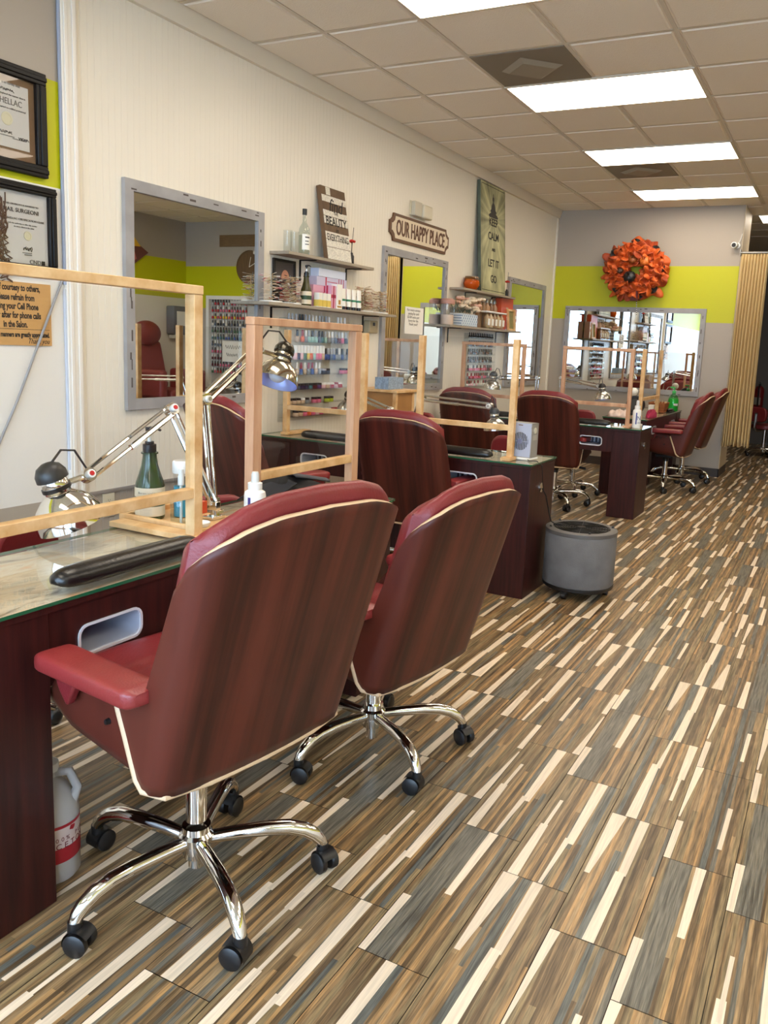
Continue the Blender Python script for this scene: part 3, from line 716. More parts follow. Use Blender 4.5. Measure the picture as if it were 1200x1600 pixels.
MT['worn'] = mat('worn_wood', (84, 76, 72), .7)
mirror('large grey framed mirror nearest the viewer, under the bare beadboard wall', MX, -2.19, -1.06, .98, 2.165, seed=2)
mirror('grey framed mirror below the happy place sign with a white notice on it', MX, .46, 1.64, .985, 2.155, seed=5)
mirror('farthest grey framed mirror on the left wall, right of the tall canvas', MX, 3.22, 4.435, .97, 2.165, seed=8)
mirror('wide grey framed mirror on the back wall below the orange wreath', MYB, .19, 1.885, .93, 1.95, seed=9)

# ================================================================== LEFT WALL: CERTIFICATES AND SIGNS
def on_left(x=0): return Matrix.Translation((x, 0, 0)) @ MX
MT['tanmat'] = mat('brown_mat_board', (120, 92, 62), .7); MT['parch'] = mat('grey_parchment', (206, 204, 198), .45); MT['gold'] = mat('pale_gold_seal', (214, 208, 176), .4)
MT['framegl'] = clear('picture_glass', (.97, .97, .97), 1.5, .02)
def certificate(label, x0, x1, y0, y1, fw, matw, draw):
    t = thing('framed_certificate', label, 'certificate', group='framed certificates')
    for a, b, c, e in ((x0, x1, y1-fw, y1), (x0, x1, y0, y0+fw), (x0, x0+fw, y0+fw, y1-fw), (x1-fw, x1, y0+fw, y1-fw)):
        m = M(); m.box(a, b, c, e, .001, .03); hz = (b-a) > (e-c)
        if hz: m.box(a, b, c+fw*.3, e-fw*.3, .028, .036)
        else: m.box(a+fw*.3, b-fw*.3, c, e, .028, .036)
        m.xf(MX); m.make('frame', 'blackframe', t, bevel=.004)
    m = M(); m.box(x0+fw-.002, x1-fw+.002, y0+fw-.002, y1-fw+.002, .001, .009); m.xf(MX); m.make('mat_board', 'tanmat' if matw else 'parch', t, smooth=0)
    if matw:
        m = M(); m.box(x0+fw+matw, x1-fw-matw, y0+fw+matw*1.6, y1-fw-matw, .009, .0105); m.xf(MX); m.make('sheet', 'parch', t, smooth=0)
    m = M(); draw(m); m.make('lettering', ['greyink', 'gold', 'ink', 'hairbrown'], t, smooth=0)
    m = M(); m.box(x0+fw-.002, x1-fw+.002, y0+fw-.002, y1-fw+.002, .016, .018); m.xf(MX); m.make('pane', 'framegl', t, smooth=0)
MT['hairbrown'] = mat('printed_brown_hair', (92, 66, 48), .6)
def fl(y, z): return frame((.0112, y, z), (0, 1, 0), (0, 0, 1))
def lines(m, y0, z0, widths, step, size=.010, mi=0):
    for k, wd in enumerate(widths): m.xf(Matrix.Identity(4)); m.add([(.0112, y0-wd, z0-k*step), (.0112, y0, z0-k*step), (.0112, y0, z0-k*step+size*.35), (.0112, y0-wd, z0-k*step+size*.35)], [(0, 1, 2, 3)], mi)
def seal(m, y, z, r):
    n0 = len(m.v); m.lathe([(0, 0), (r, 0), (r*.96, .001), (r*.7, .0012), (r*.66, .0006), (0, .0006)], n=36, mi=1); m.xf(Matrix.Translation((.0112, y, z)) @ Matrix.Rotation(pi/2, 4, 'Y'), n0)
def scribble(m, y, z, wd, mi=2, a=.006, r=.0012, n=40, seed=3):
    rnd = random.Random(seed); pts = [(.0115, y+wd*(k/n-.5)+rnd.uniform(-1, 1)*a*.5, z+a*sin(k*1.1)*rnd.uniform(.3, 1.2)) for k in range(n)]; m.tube(pts, r, 5, mi)
def draw1(m):
    text(m, 'SHELLAC', .036, fl(-2.757, 2.357), 'RIGHT', .85)
    text(m, 'This is to certify that', .014, fl(-2.765, 2.432), 'RIGHT'); scribble(m, -2.83, 2.405, .07, seed=4); text(m, 'has completed the master class in', .011, fl(-2.74, 2.386), 'RIGHT')
    text(m, 'and is recognised as a skilled professional', .010, fl(-2.74, 2.33), 'RIGHT')
    seal(m, -2.834, 2.285, .028); scribble(m, -2.84, 2.228, .06, seed=5); scribble(m, -2.755, 2.214, .05, seed=6); lines(m, -2.74, 2.206, [.07], .01); lines(m, -2.80, 2.212, [.07], .01)
def draw2(m):
    text(m, 'THIS CERTIFICATE IS AWARDED TO', .0105, fl(-2.690, 1.930), 'RIGHT'); text(m, 'NAIL SURGEONI', .026, fl(-2.688, 1.905), 'RIGHT', .95, mi=2)
    text(m, 'THE SHELLAC CERTIFICATION CLASS', .013, fl(-2.662, 1.868), 'RIGHT'); text(m, 'with the authority to offer this service', .0095, fl(-2.70, 1.848), 'RIGHT'); text(m, 'to every client in the salon', .0095, fl(-2.715, 1.835), 'RIGHT')
    seal(m, -2.749, 1.800, .021); scribble(m, -2.75, 1.742, .045, seed=7, a=.010); lines(m, -2.73, 1.722, [.05, .04], .008)
    text(m, 'CND', .026, fl(-2.683, 1.686), 'RIGHT', 1.05); m.add([(.0112, -2.681, 1.677), (.0112, -2.662, 1.677), (.0112, -2.662, 1.696), (.0112, -2.681, 1.696)], [(0, 1, 2, 3)], 2)
    rnd = random.Random(2)
    for k in range(46):     # printed curls of a model's long hair
        y0 = -2.86-rnd.random()*.16; z0 = 1.95+rnd.uniform(-.03, .03); ph = rnd.random()*6; am = rnd.uniform(.010, .024); fr = rnd.uniform(16, 30)
        pts = [(.0113+.0003*rnd.random(), y0+am*sin(ph+fr*q*.013)*min(1, .3+q/14)-.0004*q+(.028 if rnd.random() < .3 else .0)*sin(q/20), z0-q*.0115) for q in range(30)]
        m.tube(pts, rnd.uniform(.0012, .0034), 5, 3)
certificate('black framed certificate with a seal, upper of the two at the top left', -3.26, -2.643, 2.067, 2.517, .052, .030, draw1)
certificate('black framed certificate with curly brown hair printed on it, below the other', -3.26, -2.604, 1.635, 2.027, .040, 0, draw2)
# phone notice
def sgn_phone():
    t = thing('notice_board', 'thin wooden notice about phone calls behind the nearest plexiglass screen', 'sign')
    m = M(); m.box(-3.15, -2.634, 1.308, 1.592, .001, .007); m.xf(MX); m.make('board', mat('honey_plywood', (206, 158, 96), .5, noise=.3, nscale=9, stretch=(1, 1, 6), dark=.86), t, smooth=0)
    m = M(); f = lambda y, z: frame((.0072, y, z), (0, 1, 0), (0, 0, 1))
    for s, y, z, h in (('Out of courtesy to others,', -2.692, 1.566, .040), ('please refrain from', -2.722, 1.523, .040), ('using your Cell Phone', -2.703, 1.483, .040), ('Step outside, or after for phone calls', -2.690, 1.443, .040), ('in the Salon.', -2.762, 1.402, .040), ('Your manners are greatly appreciated.', -2.646, 1.356, .031)):
        text(m, s, h, f(y, z), 'RIGHT', .62, bold=.0012)
    text(m, 'Thank you', .034, f(-2.648, 1.327), 'RIGHT', .8, shear=.35)
    m.add([(.0073, -3.1, 1.380), (.0073, -2.645, 1.380), (.0073, -2.645, 1.382), (.0073, -3.1, 1.382)], [(0, 1, 2, 3)])
    m.make('lettering', 'ink', t, smooth=0)
sgn_phone()
m = M(); m.tube([(.012, -2.556, CH-.1), (.012, -2.556, 1.60)], .0085, 10); m.make('conduit', mat('grey_conduit', (150, 158, 176), .4)); tag(bpy.data.objects['conduit'], 'thin grey conduit running up beside the white wall trim', 'pipe')
co = bpy.data.objects['conduit']
for z in (2.283, 1.66):
    m = M(); m.box(.0005, .024, -2.572, -2.540, z-.007, z+.007); m.make('clip', 'white', co, bevel=.002)
m = M(); m.tube([(.008, -2.556, 1.58), (.008, -2.553, 1.2), (.008, -2.552, .7)], .008, 8); tag(m.make('cable', mat('white_cable', (196, 202, 214), .4)), 'pale cable hanging straight beside the white wall trim', 'cable')
m = M(); m.tube([(.012, -2.566, 1.63), (.015, -2.62, 1.52), (.018, -2.72, 1.31), (.018, -2.84, 1.05), (.018, -2.93, .88), (.015, -3.05, .62)], .006, 8); tag(m.make('cable', mat('grey_cable', (150, 150, 152), .45)), 'grey cable slanting across the wooden phone notice', 'cable')
def outlet(label, y0, y1, z0, z1):
    t = thing('wall_outlet', label, 'outlet')
    m = M(); m.box(y0, y1, z0, z1, .001, .007); m.xf(MX); m.make('cover_plate', 'offwhite', t, bevel=.002)
    for k in (.3, .7):
        zc = z0+(z1-z0)*k; yc = (y0+y1)/2; m = M()
        m.prism([(.019*cos(2*pi*i/20), max(-.014, min(.014, .019*sin(2*pi*i/20)))) for i in range(20)], MX @ Matrix.Translation((yc, zc, .0065)), .0025)
        r = m.make('receptacle', 'offwhite', t); m = M()
        for dy, dz, w, h in ((-.006, .003, .001, .004), (.006, .003, .001, .0035), (0, -.007, .0025, .0025)): m.box(yc+dy-w, yc+dy+w, zc+dz-h, zc+dz+h, .0088, .0093)
        m.xf(MX); m.make('slot', 'black', r, smooth=0)
outlet('cream double wall outlet behind the chrome lamp', -2.348, -2.270, .42, .545)

# alarm box, happy place sign, notice, speaker box
t = thing('alarm_box', 'cream alarm box on the wall above the happy place sign', 'alarm')
m = M(); m.box(.89, 1.21, 2.46, 2.575, .001, .012); m.xf(MX); m.make('back_plate', 'offwhite', t, bevel=.003)
m = M(); m.box(.90, 1.03, 2.455, 2.572, .012, .05); m.xf(MX); m.make('sounder', mat('grey_louvre', (196, 188, 168), .5), t, bevel=.006)
m = M(); m.box(1.035, 1.205, 2.452, 2.565, .012, .065); m.xf(MX); m.make('cover', 'offwhite', t, bevel=.015, seg=3)
t = thing('wall_sign', 'brown edged wooden sign reading OUR HAPPY PLACE', 'sign')
def plaque(x0, x1, y0, y1, n):
    return [(x0+n, y0), (x1-n, y0), (x1-n*.85, y0+n*.55), (x1-n*.25, y0+n), (x1, y0+n), (x1, y1-n), (x1-n*.25, y1-n), (x1-n*.85, y1-n*.55), (x1-n, y1), (x0+n, y1), (x0+n*.85, y1-n*.55), (x0+n*.25, y1-n), (x0, y1-n), (x0, y0+n), (x0+n*.25, y0+n), (x0+n*.85, y0+n*.55)]
m = M(); m.prism(plaque(.55, 1.645, 2.212, 2.432, .06), MX, .016); m.make('border', mat('dark_brown_wood', (104, 68, 40), .5, noise=.3, nscale=12, stretch=(1, 1, 1), dark=.7), t, smooth=0, bevel=.002)
m = M(); m.prism(plaque(.578, 1.617, 2.236, 2.408, .058), Matrix.Translation((.016, 0, 0)) @ MX, .0025); m.make('face', mat('cream_sign_face', (226, 210, 184), .6), t, smooth=0)
m = M(); text(m, 'OUR HAPPY PLACE', .170, frame((.0188, 1.0975, 2.318), (0, 1, 0), (0, 0, 1)), fit=.90, bold=.003, ext=.003); m.make('lettering', mat('brown_letters', (92, 56, 34), .55), t, smooth=0)
t = thing('paper_notice', 'white printed notice stuck on the mirror under the happy place sign', 'notice')
m = M(); m.box(.865, 1.205, 1.478, 1.705, .0135, .0145); m.xf(MX); m.make('sheet', 'paper', t, smooth=0)
m = M()
for k, s in enumerate(('For every service', 'paying by card', '$3.00 extra per', 'Sorry for the', 'Thank you!!')): text(m, s, .030, frame((.0148, 1.02, 1.680-.030*k), (0, 1, 0), (0, 0, 1)), 'CENTER', 1.15)
m.make('lettering', 'greyink', t, smooth=0)
t = thing('wall_transformer', 'beige plug box on the wall under the lower shelf', 'plug box')
m = M(); m.box(.215, .345, 1.462, 1.56, .001, .06); m.xf(MX); m.make('body', mat('beige_plastic', (170, 154, 122), .45), t, bevel=.008)
m = M(); m.box(.262, .29, 1.52, 1.545, .06, .064); m.xf(MX); m.make('socket', 'black', t, smooth=0)

# ================================================================== SHELVES
def bracket(mt_y, z, dep, t):
    m = M(); y = mt_y
    m.box(.001, .006, y-.008, y+.008, z-.14, z-.001); m.box(.001, dep-.02, y-.008, y+.008, z-.007, z-.001)
    pts = [(.006, y, z-.125)]
    for k in range(22):
        a = k/21; pts.append((.006+.085*a, y, z-.125+.075*a))
    cx, cz = .098, z-.045
    for k in range(26):
        th = -2.1+k*.26; r = .036-.0009*k; pts.append((cx+r*cos(th), y, cz+r*sin(th)))
    m.tube(pts, .0075, 8); m.make('bracket', 'iron', t)
def shelf(label, y0, y1, z, dep, ys):
    t = thing('wall_shelf', label, 'shelf', group='grey wooden wall shelves')
    m = M(); m.box(.001, dep, y0, y1, z-.02, z); m.make('board', 'shelfwood', t, bevel=.002)
    for y in ys: bracket(y, z-.0205, dep, t)
    return t
shelf('upper grey shelf with the clear bottle and the beauty canvas', -.975, .09, 1.945, .155, (-.64, -.06))
shelf('long lower grey shelf loaded with nail swatches and product boxes', -1.185, .45, 1.615, .165, (-.95, .2))
shelf('small upper grey shelf carrying the tall keep calm canvas', 1.74, 3.10, 1.935, .145, (2.1, 2.78))
shelf('lower grey shelf with the flower box and the tube stand', 1.46, 3.30, 1.582, .16, (1.75, 2.95))
# leaning beauty canvas
def canvas(name, label, y0, y1, z0, h, xb, xt, th, facemat, draw, edgemat, cat='canvas'):
    """leans on the wall: bottom back edge at xb, top back edge at xt"""
    t = thing(name, label, cat); up_ = Vector((xt-xb, 0, h)).normalized(); f = frame((xb, y0, z0), (0, 1, 0), up_); L = Vector((xt-xb, 0, h)).length
    m = M(); m.box(0, y1-y0, 0, L, .0, th); m.xf(f); m.make('stretcher', edgemat, t, smooth=0, bevel=.002)
    m = M(); m.box(0.001, y1-y0-.001, .001, L-.001, th, th+.001); m.xf(f); m.make('face', facemat, t, smooth=0)
    draw(t, f @ Matrix.Translation((0, 0, th+.0012)), y1-y0, L)
    return t
MT['browncanvas'] = mat('brown_canvas_edge', (112, 84, 58), .7, noise=.25, nscale=8, dark=.8); MT['whitewash'] = mat('whitewashed_board', (234, 228, 214), .7, noise=.12, nscale=22, stretch=(1, 3, 8), dark=.72)
def beauty(t, f, w, h):
    bd = M(); br = M(); y = h
    rows = [(.105, 1), (.085, 0), (.095, 1), (.075, 0), (.095, 0), (.09, 1), (.095, 0), (.095, 0), (.15, 0)]
    s = h/sum(r[0] for r in rows)
    for hh, k in rows:
        hh *= s; y -= hh
        (br if k else bd).box(.004+(.03 if False else 0), w-.004, y+.002, y+hh-.002, 0, .0012)
    bd.box(.06, .115, h-.10*s, h-.004, .0012, .0016)
    bd.xf(f).make('pale_boards', 'whitewash', t, smooth=0); br.xf(f).make('brown_boards', mat('brown_printed_board', (108, 84, 60), .7, noise=.2, nscale=14, dark=.7), t, smooth=0)
    m = M(); q = lambda x, y: f @ Matrix.Translation((x, y, .0018))
    text(m, 'find', .13, q(w*.52, h*.745), 'CENTER', .9, shear=.35); text(m, 'THE', .03, q(w*.52, h*.645)); text(m, 'BEAUTY', .085, q(w*.5, h*.525), fit=w*.84, bold=.001); text(m, 'in', .05, q(w*.5, h*.415), shear=.3); text(m, 'EVERYTHING', .07, q(w*.5, h*.30), fit=w*.86)
    m.make('lettering', 'ink', t, smooth=0)
canvas('canvas_print', 'white and brown board canvas reading find BEAUTY leaning on the upper shelf', -.475, -.165, 1.9455, .495, .085, .004, .032, 'browncanvas', beauty, 'browncanvas')
def calmface():
    m = bpy.data.materials.new('pale_green_rays'); m.use_nodes = True; t = NT(m); b = t.n['Principled BSDF']
    tc = t.new('ShaderNodeTexCoord'); sp = t.new('ShaderNodeSeparateXYZ'); t.link(tc.outputs['Object'], sp.inputs[0])
    s1 = t.new('ShaderNodeMath', operation='SUBTRACT'); s1.inputs[1].default_value = 2.58; t.link(sp.outputs[1], s1.inputs[0])
    s2 = t.new('ShaderNodeMath', operation='SUBTRACT'); s2.inputs[1].default_value = 2.66; t.link(sp.outputs[2], s2.inputs[0])
    at = t.new('ShaderNodeMath', operation='ARCTAN2'); t.link(s1.outputs[0], at.inputs[0]); t.link(s2.outputs[0], at.inputs[1])
    cb = t.new('ShaderNodeCombineXYZ'); t.link(at.outputs[0], cb.inputs[0])
    n = t.new('ShaderNodeTexNoise'); n.inputs['Scale'].default_value = 3.2; n.inputs['Detail'].default_value = 3; t.link(cb.outputs[0], n.inputs['Vector'])
    n2 = t.new('ShaderNodeTexNoise'); n2.inputs['Scale'].default_value = 5; t.link(tc.outputs['Object'], n2.inputs['Vector'])
    mx = t.new('ShaderNodeMix', data_type='FLOAT'); mx.inputs[0].default_value = .35; t.link(n.outputs['Fac'], mx.inputs[2]); t.link(n2.outputs['Fac'], mx.inputs[3])
    cr = t.new('ShaderNodeValToRGB'); e = cr.color_ramp.elements; e[0].position = .36; e[0].color = (*lin((92, 94, 72)), 1); e[1].position = .62; e[1].color = (*lin((206, 204, 158)), 1)
    t.link(mx.outputs[0], cr.inputs[0]); t.link(cr.outputs[0], b.inputs['Base Color']); b.inputs['Roughness'].default_value = .5; return m
def calm(t, f, w, h):
    m = M(); q = lambda x, y: f @ Matrix.Translation((x, y, .0006))
    for a, b, c, d in ((.02, w-.02, .02, .026), (.02, w-.02, h-.026, h-.02), (.02, .026, .02, h-.02), (w-.026, w-.02, .02, h-.02)): m.box(a, b, c, d, -.0002, .0006) if False else m.add([f @ Vector(v) for v in ((a, c, .0006), (b, c, .0006), (b, d, .0006), (a, d, .0006))], [(0, 1, 2, 3)])
    for s, k, z in (('KEEP', .655, .105), ('CALM', .525, .105), ('AND', .405, .04), ('LET IT', .275, .105), ('GO', .13, .105)): text(m, s, z, q(w*.5, h*k), 'CENTER', 1.0, bold=.002)
    m.make('lettering', 'ink', t, smooth=0)
    fig = [(0, .0), (.17, .0), (.20, .03), (.15, .06), (.10, .075), (.13, .11), (.085, .14), (.07, .20), (.045, .235), (.02, .25), (.018, .27), (.034, .30), (.03, .335), (.012, .352), (.012, .39), (0, .41)]
    pts = fig+[(-x, y) for x, y in fig[::-1][1:-1]]
    m = M(); m.prism([(w*.5+x*.62, h*.70+y*.58) for x, y in pts], f @ Matrix.Translation((0, 0, .0002)), .0008); m.make('meditating_figure', mat('dark_grey_print', (44, 42, 40), .6), t, smooth=0)
canvas('canvas_print', 'tall canvas reading KEEP CALM AND LET IT GO near the ceiling', 2.24, 2.885, 1.9355, 1.06, .075, .004, .034, calmface(), calm, mat('dark_green_edge', (92, 104, 90), .6, noise=.25, nscale=7, dark=.5))
# bottle and glasses
def lathe_part(name, prof, o, mt, parent=None, n=24): return M().lathe(prof, o, n).make(name, mt, parent)
t = thing('glass_bottle', 'clear glass bottle with a black cap and pale label on the upper shelf', 'bottle', (.075, -.70, 1.946))
lathe_part('glass', [(0, .0), (.036, .0), (.038, .006), (.038, .15), (.034, .175), (.018, .205), (.0135, .215), (.0125, .27), (.0, .27)], (0, 0, 0), 'bottleglass', t)
lathe_part('spirit', [(0, .004), (.035, .004), (.035, .13), (0, .13)], (0, 0, 0), clear('clear_liquid', (.86, .88, .86), 1.33), t)
lathe_part('cap', [(0, .262), (.0155, .262), (.0155, .30), (.0, .301)], (0, 0, 0), 'black', t)
def wrap_label(o, r, z0, z1, a0, a1, mt, parent, name='label', n=16):
    m = M(); m.grid(lambda u, v: Vector((o[0]+r*cos(a0+(a1-a0)*u), o[1]+r*sin(a0+(a1-a0)*u), o[2]+z0+(z1-z0)*v)), n, 1); return m.make(name, mt, parent)
wrap_label((0, 0, 0), .0388, .035, .135, R(-75), R(55), 'paper', t); 
m = M()
for k, (z, n) in enumerate(((.115, 30), (.09, 24), (.07, 26))): m.tube([(.0393*cos(R(-45)+.03*i), .0393*sin(R(-45)+.03*i), z+.004*sin(i*1.3)) for i in range(n)], .0012 if k else .002, 4)
m.make('label_print', 'ink', t, smooth=0)
for y, s in ((-.875, 'left'), (-.80, 'right')):
    o = lathe_part('drinking_glass', [(0, .0), (.026, .0), (.027, .003), (.029, .14), (.0275, .14), (.0255, .006), (0, .006)], (0, 0, 0), 'clear'); o.location = (.07, y, 1.946); tag(o, '%s hand clear glass tumbler beside the black capped bottle' % s, 'glass', 'clear tumblers')
def bud_vase(label, loc, hv=.085):
    t = thing('bud_vase', label, 'vase', loc)
    lathe_part('vase', [(0, 0), (.018, 0), (.02, .01), (.02, hv*.7), (.012, hv*.85), (.011, hv), (0, hv)], (0, 0, 0), 'black', t)
    m = M(); m.tube([(0, 0, hv-.01), (.002, 0, hv+.04), (0, .002, hv+.07)], .003, 6); m.tube([(0, 0, hv-.01), (0, .008, hv+.08), (0, .02, hv+.18)], .002, 6); m.make('stem', mat('dark_stem', (50, 44, 34), .6), t)
    m = M(); rnd = random.Random(4)
    for k in range(16):
        a = k*2.4; r = .026*(k/16)**.5; m.ball((r*cos(a), r*sin(a), hv+.075+.012*(1-k/16)), (.011, .011, .007), 8, 6)
    m.make('blossom', mat('red_petals', (196, 34, 24), .6), t)
bud_vase('red flower in a small black vase right of the beauty canvas', (.085, -.122, 1.946))
bud_vase('red flower in a dark vase at the right end of the keep calm shelf', (.085, 2.985, 1.936), .075)
# swatch stacks
def swatches(label, loc, r, h, n, seed, tips):
    t = thing('nail_swatch_stack', label, 'nail swatches', loc, 0, 'nail swatch stacks'); rnd = random.Random(seed)
    m = M(); m.lathe([(0, 0), (r*.98, 0), (r, .004), (r*.95, .009), (0, .009)], n=30); m.make('base', 'white', t)
    m = M(); m.cyl((0, 0, .009), (0, 0, h), .006); m.make('rod', 'clear', t)
    m = M()
    for k in range(n):
        z = .014+(h-.02)*rnd.random(); a = rnd.random()*2*pi; L = r*rnd.uniform(.8, 1.05); tl = rnd.uniform(-.012, .012); ci = rnd.choice(tips); d = Vector((cos(a), sin(a), 0)); s = Vector((-sin(a), cos(a), 0)); p0 = d*.006+Vector((0, 0, z)); p1 = d*(L*.66)+Vector((0, 0, z+tl*.6)); p2 = d*L+Vector((0, 0, z+tl))
        for (qa, qb, w, mi) in ((p0, p1, .0035, 0), (p1, p2, .0052, ci)):
            m.add([qa-s*w, qa+s*w, qb+s*w, qb-s*w, qa-s*w+Vector((0, 0, .002)), qa+s*w+Vector((0, 0, .002)), qb+s*w+Vector((0, 0, .002)), qb-s*w+Vector((0, 0, .002))], [(0, 3, 2, 1), (4, 5, 6, 7), (0, 1, 5, 4), (1, 2, 6, 5), (2, 3, 7, 6), (3, 0, 4, 7)], mi)
    m.make('swatch_tips', ['swbeige', 'swbeige', 'swred', 'swpink', 'swblack', 'swclear'], t, smooth=0, kind='stuff')
MT['swbeige'] = mat('natural_swatch', (214, 190, 150), .4); MT['swred'] = mat('red_swatch', (176, 24, 34), .3); MT['swpink'] = mat('pink_swatch', (222, 130, 140), .3); MT['swblack'] = mat('black_swatch', (30, 24, 26), .3); MT['swclear'] = mat('milky_swatch', (228, 222, 212), .3)
swatches('sparse stack of clear nail swatches at the left end of the long lower shelf', (.085, -1.06, 1.616), .075, .185, 60, 1, [2, 3, 4, 5, 5, 5])
swatches('nail swatch stack with dark tips between the sparse stack and the olive bottle', (.09, -.865, 1.616), .075, .18, 170, 2, [1, 1, 4, 2, 4, 5])
swatches('dense beige nail swatch stack directly right of the white tubes', (.085, .07, 1.616), .078, .185, 230, 3, [1, 1, 1, 1, 2, 5])
swatches('loose nail swatch stack at the right end of the long lower shelf', (.085, .31, 1.616), .072, .17, 120, 4, [1, 1, 1, 2, 4, 5])
# framed portrait, pump bottle
t = thing('framed_photo', 'dark framed portrait leaning on the wall behind the swatch stacks', 'picture')
f = frame((.018, -.955, 1.6165), (0, 1, 0), Vector((-.03, 0, 1)))
m = M()
for a, b, c, d in ((0, .24, 0, .018), (0, .24, .27, .288), (0, .018, .018, .27), (.222, .24, .018, .27)): m.box(a, b, c, d, 0, .014)
m.xf(f).make('frame', 'black', t, smooth=0)
m = M(); m.box(.018, .222, .018, .27, .003, .006); m.xf(f).make('photo', mat('grey_backdrop_print', (74, 66, 64), .5), t, smooth=0)
m = M(); m.prism([(.13+.045*cos(a*.3), .16+.062*sin(a*.3)) for a in range(21)], f @ Matrix.Translation((0, 0, .006)), .0008); m.prism([(.06, .02), (.20, .02), (.185, .075), (.15, .095), (.15, .11), (.11, .11), (.11, .095), (.075, .075)], f @ Matrix.Translation((0, 0, .006)), .0007); m.make('portrait', mat('skin_tone_print', (190, 132, 104), .5), t, smooth=0)
def pump_bottle(label, loc, s, body, bands, cap, straight=False, rz=0):
    t = thing('pump_bottle', label, 'bottle', loc, rz)
    P = [(0, 0), (.043, 0), (.046, .006), (.046, .118), (.043, .135), (.034, .165), (.026, .195), (.0225, .222), (.0215, .236), (.0265, .238), (.0265, .243), (.0215, .245), (.0, .245)]
    lathe_part('bottle', [(a*s, b*s) for a, b in P], (0, 0, 0), body, t, 32)
    for z0, z1, mt in bands: wrap_label((0, 0, 0), .0466*s, z0*s, z1*s, R(-150), R(150), mt, t, n=30)
    m = M(); m.lathe([(0, .245*s), (.021*s, .245*s), (.021*s, .272*s), (.014*s, .273*s), (.014*s, .282*s), (0, .282*s)], n=24); m.make('collar', cap, t)
    m = M(); m.cyl((0, 0, .282*s), (0, 0, .305*s), .0065*s); m.make('pump_stem', 'white', t)
    m = M(); m.cyl((0, 0, .302*s), (0, 0, .318*s), .006*s); m.cyl((0, 0, .316*s), (0, 0, .334*s), .0115*s, .0125*s); m.tube([(0, 0, .329*s), (.018*s, .012*s, .331*s), (.030*s, .02*s, .322*s)], [.007*s, .006*s, .004*s], 8); m.make('pump_head', cap, t)
    return t
green = mat('dark_green_plastic', (44, 66, 34), .18, coat=.4); lab1 = mat('cream_label', (224, 212, 186), .6); lab2 = mat('green_label_band', (52, 78, 54), .5)
pb = pump_bottle('large dark green pump bottle with cream label on the nearest desk tray', (1.376, -3.365, ZTOP+.0125), 1.03, green, [(.014, .050, lab1), (.050, .084, lab2), (.084, .118, lab1)], 'black', rz=0)
pb.scale.z = .885
m = M(); a0 = R(-42)
def curved(m, s, z, size, a0, r, sp, mi=0):
    for i, ch in enumerate(s):
        a = a0+(i-(len(s)-1)/2)*sp; text(m, ch, size, frame((r*cos(a), r*sin(a), z), (-sin(a), cos(a), 0), (0, 0, 1)), mi=mi, ext=.0002)
curved(m, 'Botanicals', .103, .0105, R(-58), .0486, .12); curved(m, 'massage lotion', .092, .005, R(-58), .0486, .06); curved(m, 'for hands and feet', .087, .004, R(-58), .0486, .05)
for k in range(4): curved(m, 'aloe  olive  sage  leaf', .0745-.006*k, .0045, R(-55), .0486, .05, 1)
for k in range(6): curved(m, '-------------------', .044-.004*k, .004, R(-62), .0486, .045)
m.make('lettering', ['greyink', mat('pale_print', (150, 168, 148), .6)], pb, smooth=0)
pump_bottle('olive pump bottle with cream label on the lower shelf', (.10, -.70, 1.616), .80, mat('olive_plastic', (60, 58, 26), .25), [(.014, .050, lab1), (.050, .084, lab2), (.084, .118, lab1)], 'black')
# product boxes
def carton(label, x, y, z, dx, dy, h, main, deco, group, nm='product_box', cat='box', rz=0):
    t = thing(nm, label, cat, (x, y, z), rz, group)
    m = M(); m.box(-dx/2, dx/2, -dy/2, dy/2, 0, h); m.make('carton', main, t, smooth=0, bevel=.001)
    for (u0, u1, v0, v1, mt, side) in deco:
        m = M()
        if side == 'f': m.box(dx/2, dx/2+.0006, -dy/2+dy*u0, -dy/2+dy*u1, h*v0, h*v1)
        else: m.box(-dx/2+dx*u0, -dx/2+dx*u1, -dy/2-.0006, -dy/2, h*v0, h*v1)
        m.make('print', mt, t, smooth=0)
    return t
yel = colmat((226, 196, 92), .5, 'yellow_print'); grn = colmat((40, 120, 86), .5, 'green_print'); pk = colmat((214, 160, 182), .5, 'pink_carton'); rd = colmat((176, 40, 72), .5, 'red_print'); lav = colmat((196, 190, 214), .5, 'lavender_carton'); goldp = colmat((176, 130, 62), .4, 'gold_print'); blk = MT['black']; wht = colmat((240, 238, 230), .5, 'white_carton')
for k, s in enumerate(('left', 'middle', 'right')):
    carton('%s of three small white and yellow boxes on the lower shelf' % s, .125, -.592+.052*k, 1.616, .042, .042, .095, wht, [(0, 1, .05, .5, yel, 'f'), (0, 1, .05, .5, yel, 's')], 'yellow and white boxes')
carton('pink gift box with a red ribbon, right of the yellow and white boxes', .105, -.425, 1.616, .07, .06, .155, pk, [(.4, .6, 0, 1, rd, 'f'), (0, 1, .45, .6, rd, 'f'), (.4, .6, 0, 1, rd, 's')], None)
carton('white upright box with a gold emblem beside the pink gift box', .12, -.355, 1.616, .05, .07, .17, wht, [(.3, .7, .18, .36, goldp, 'f'), (.1, .9, .05, .12, goldp, 'f')], None)
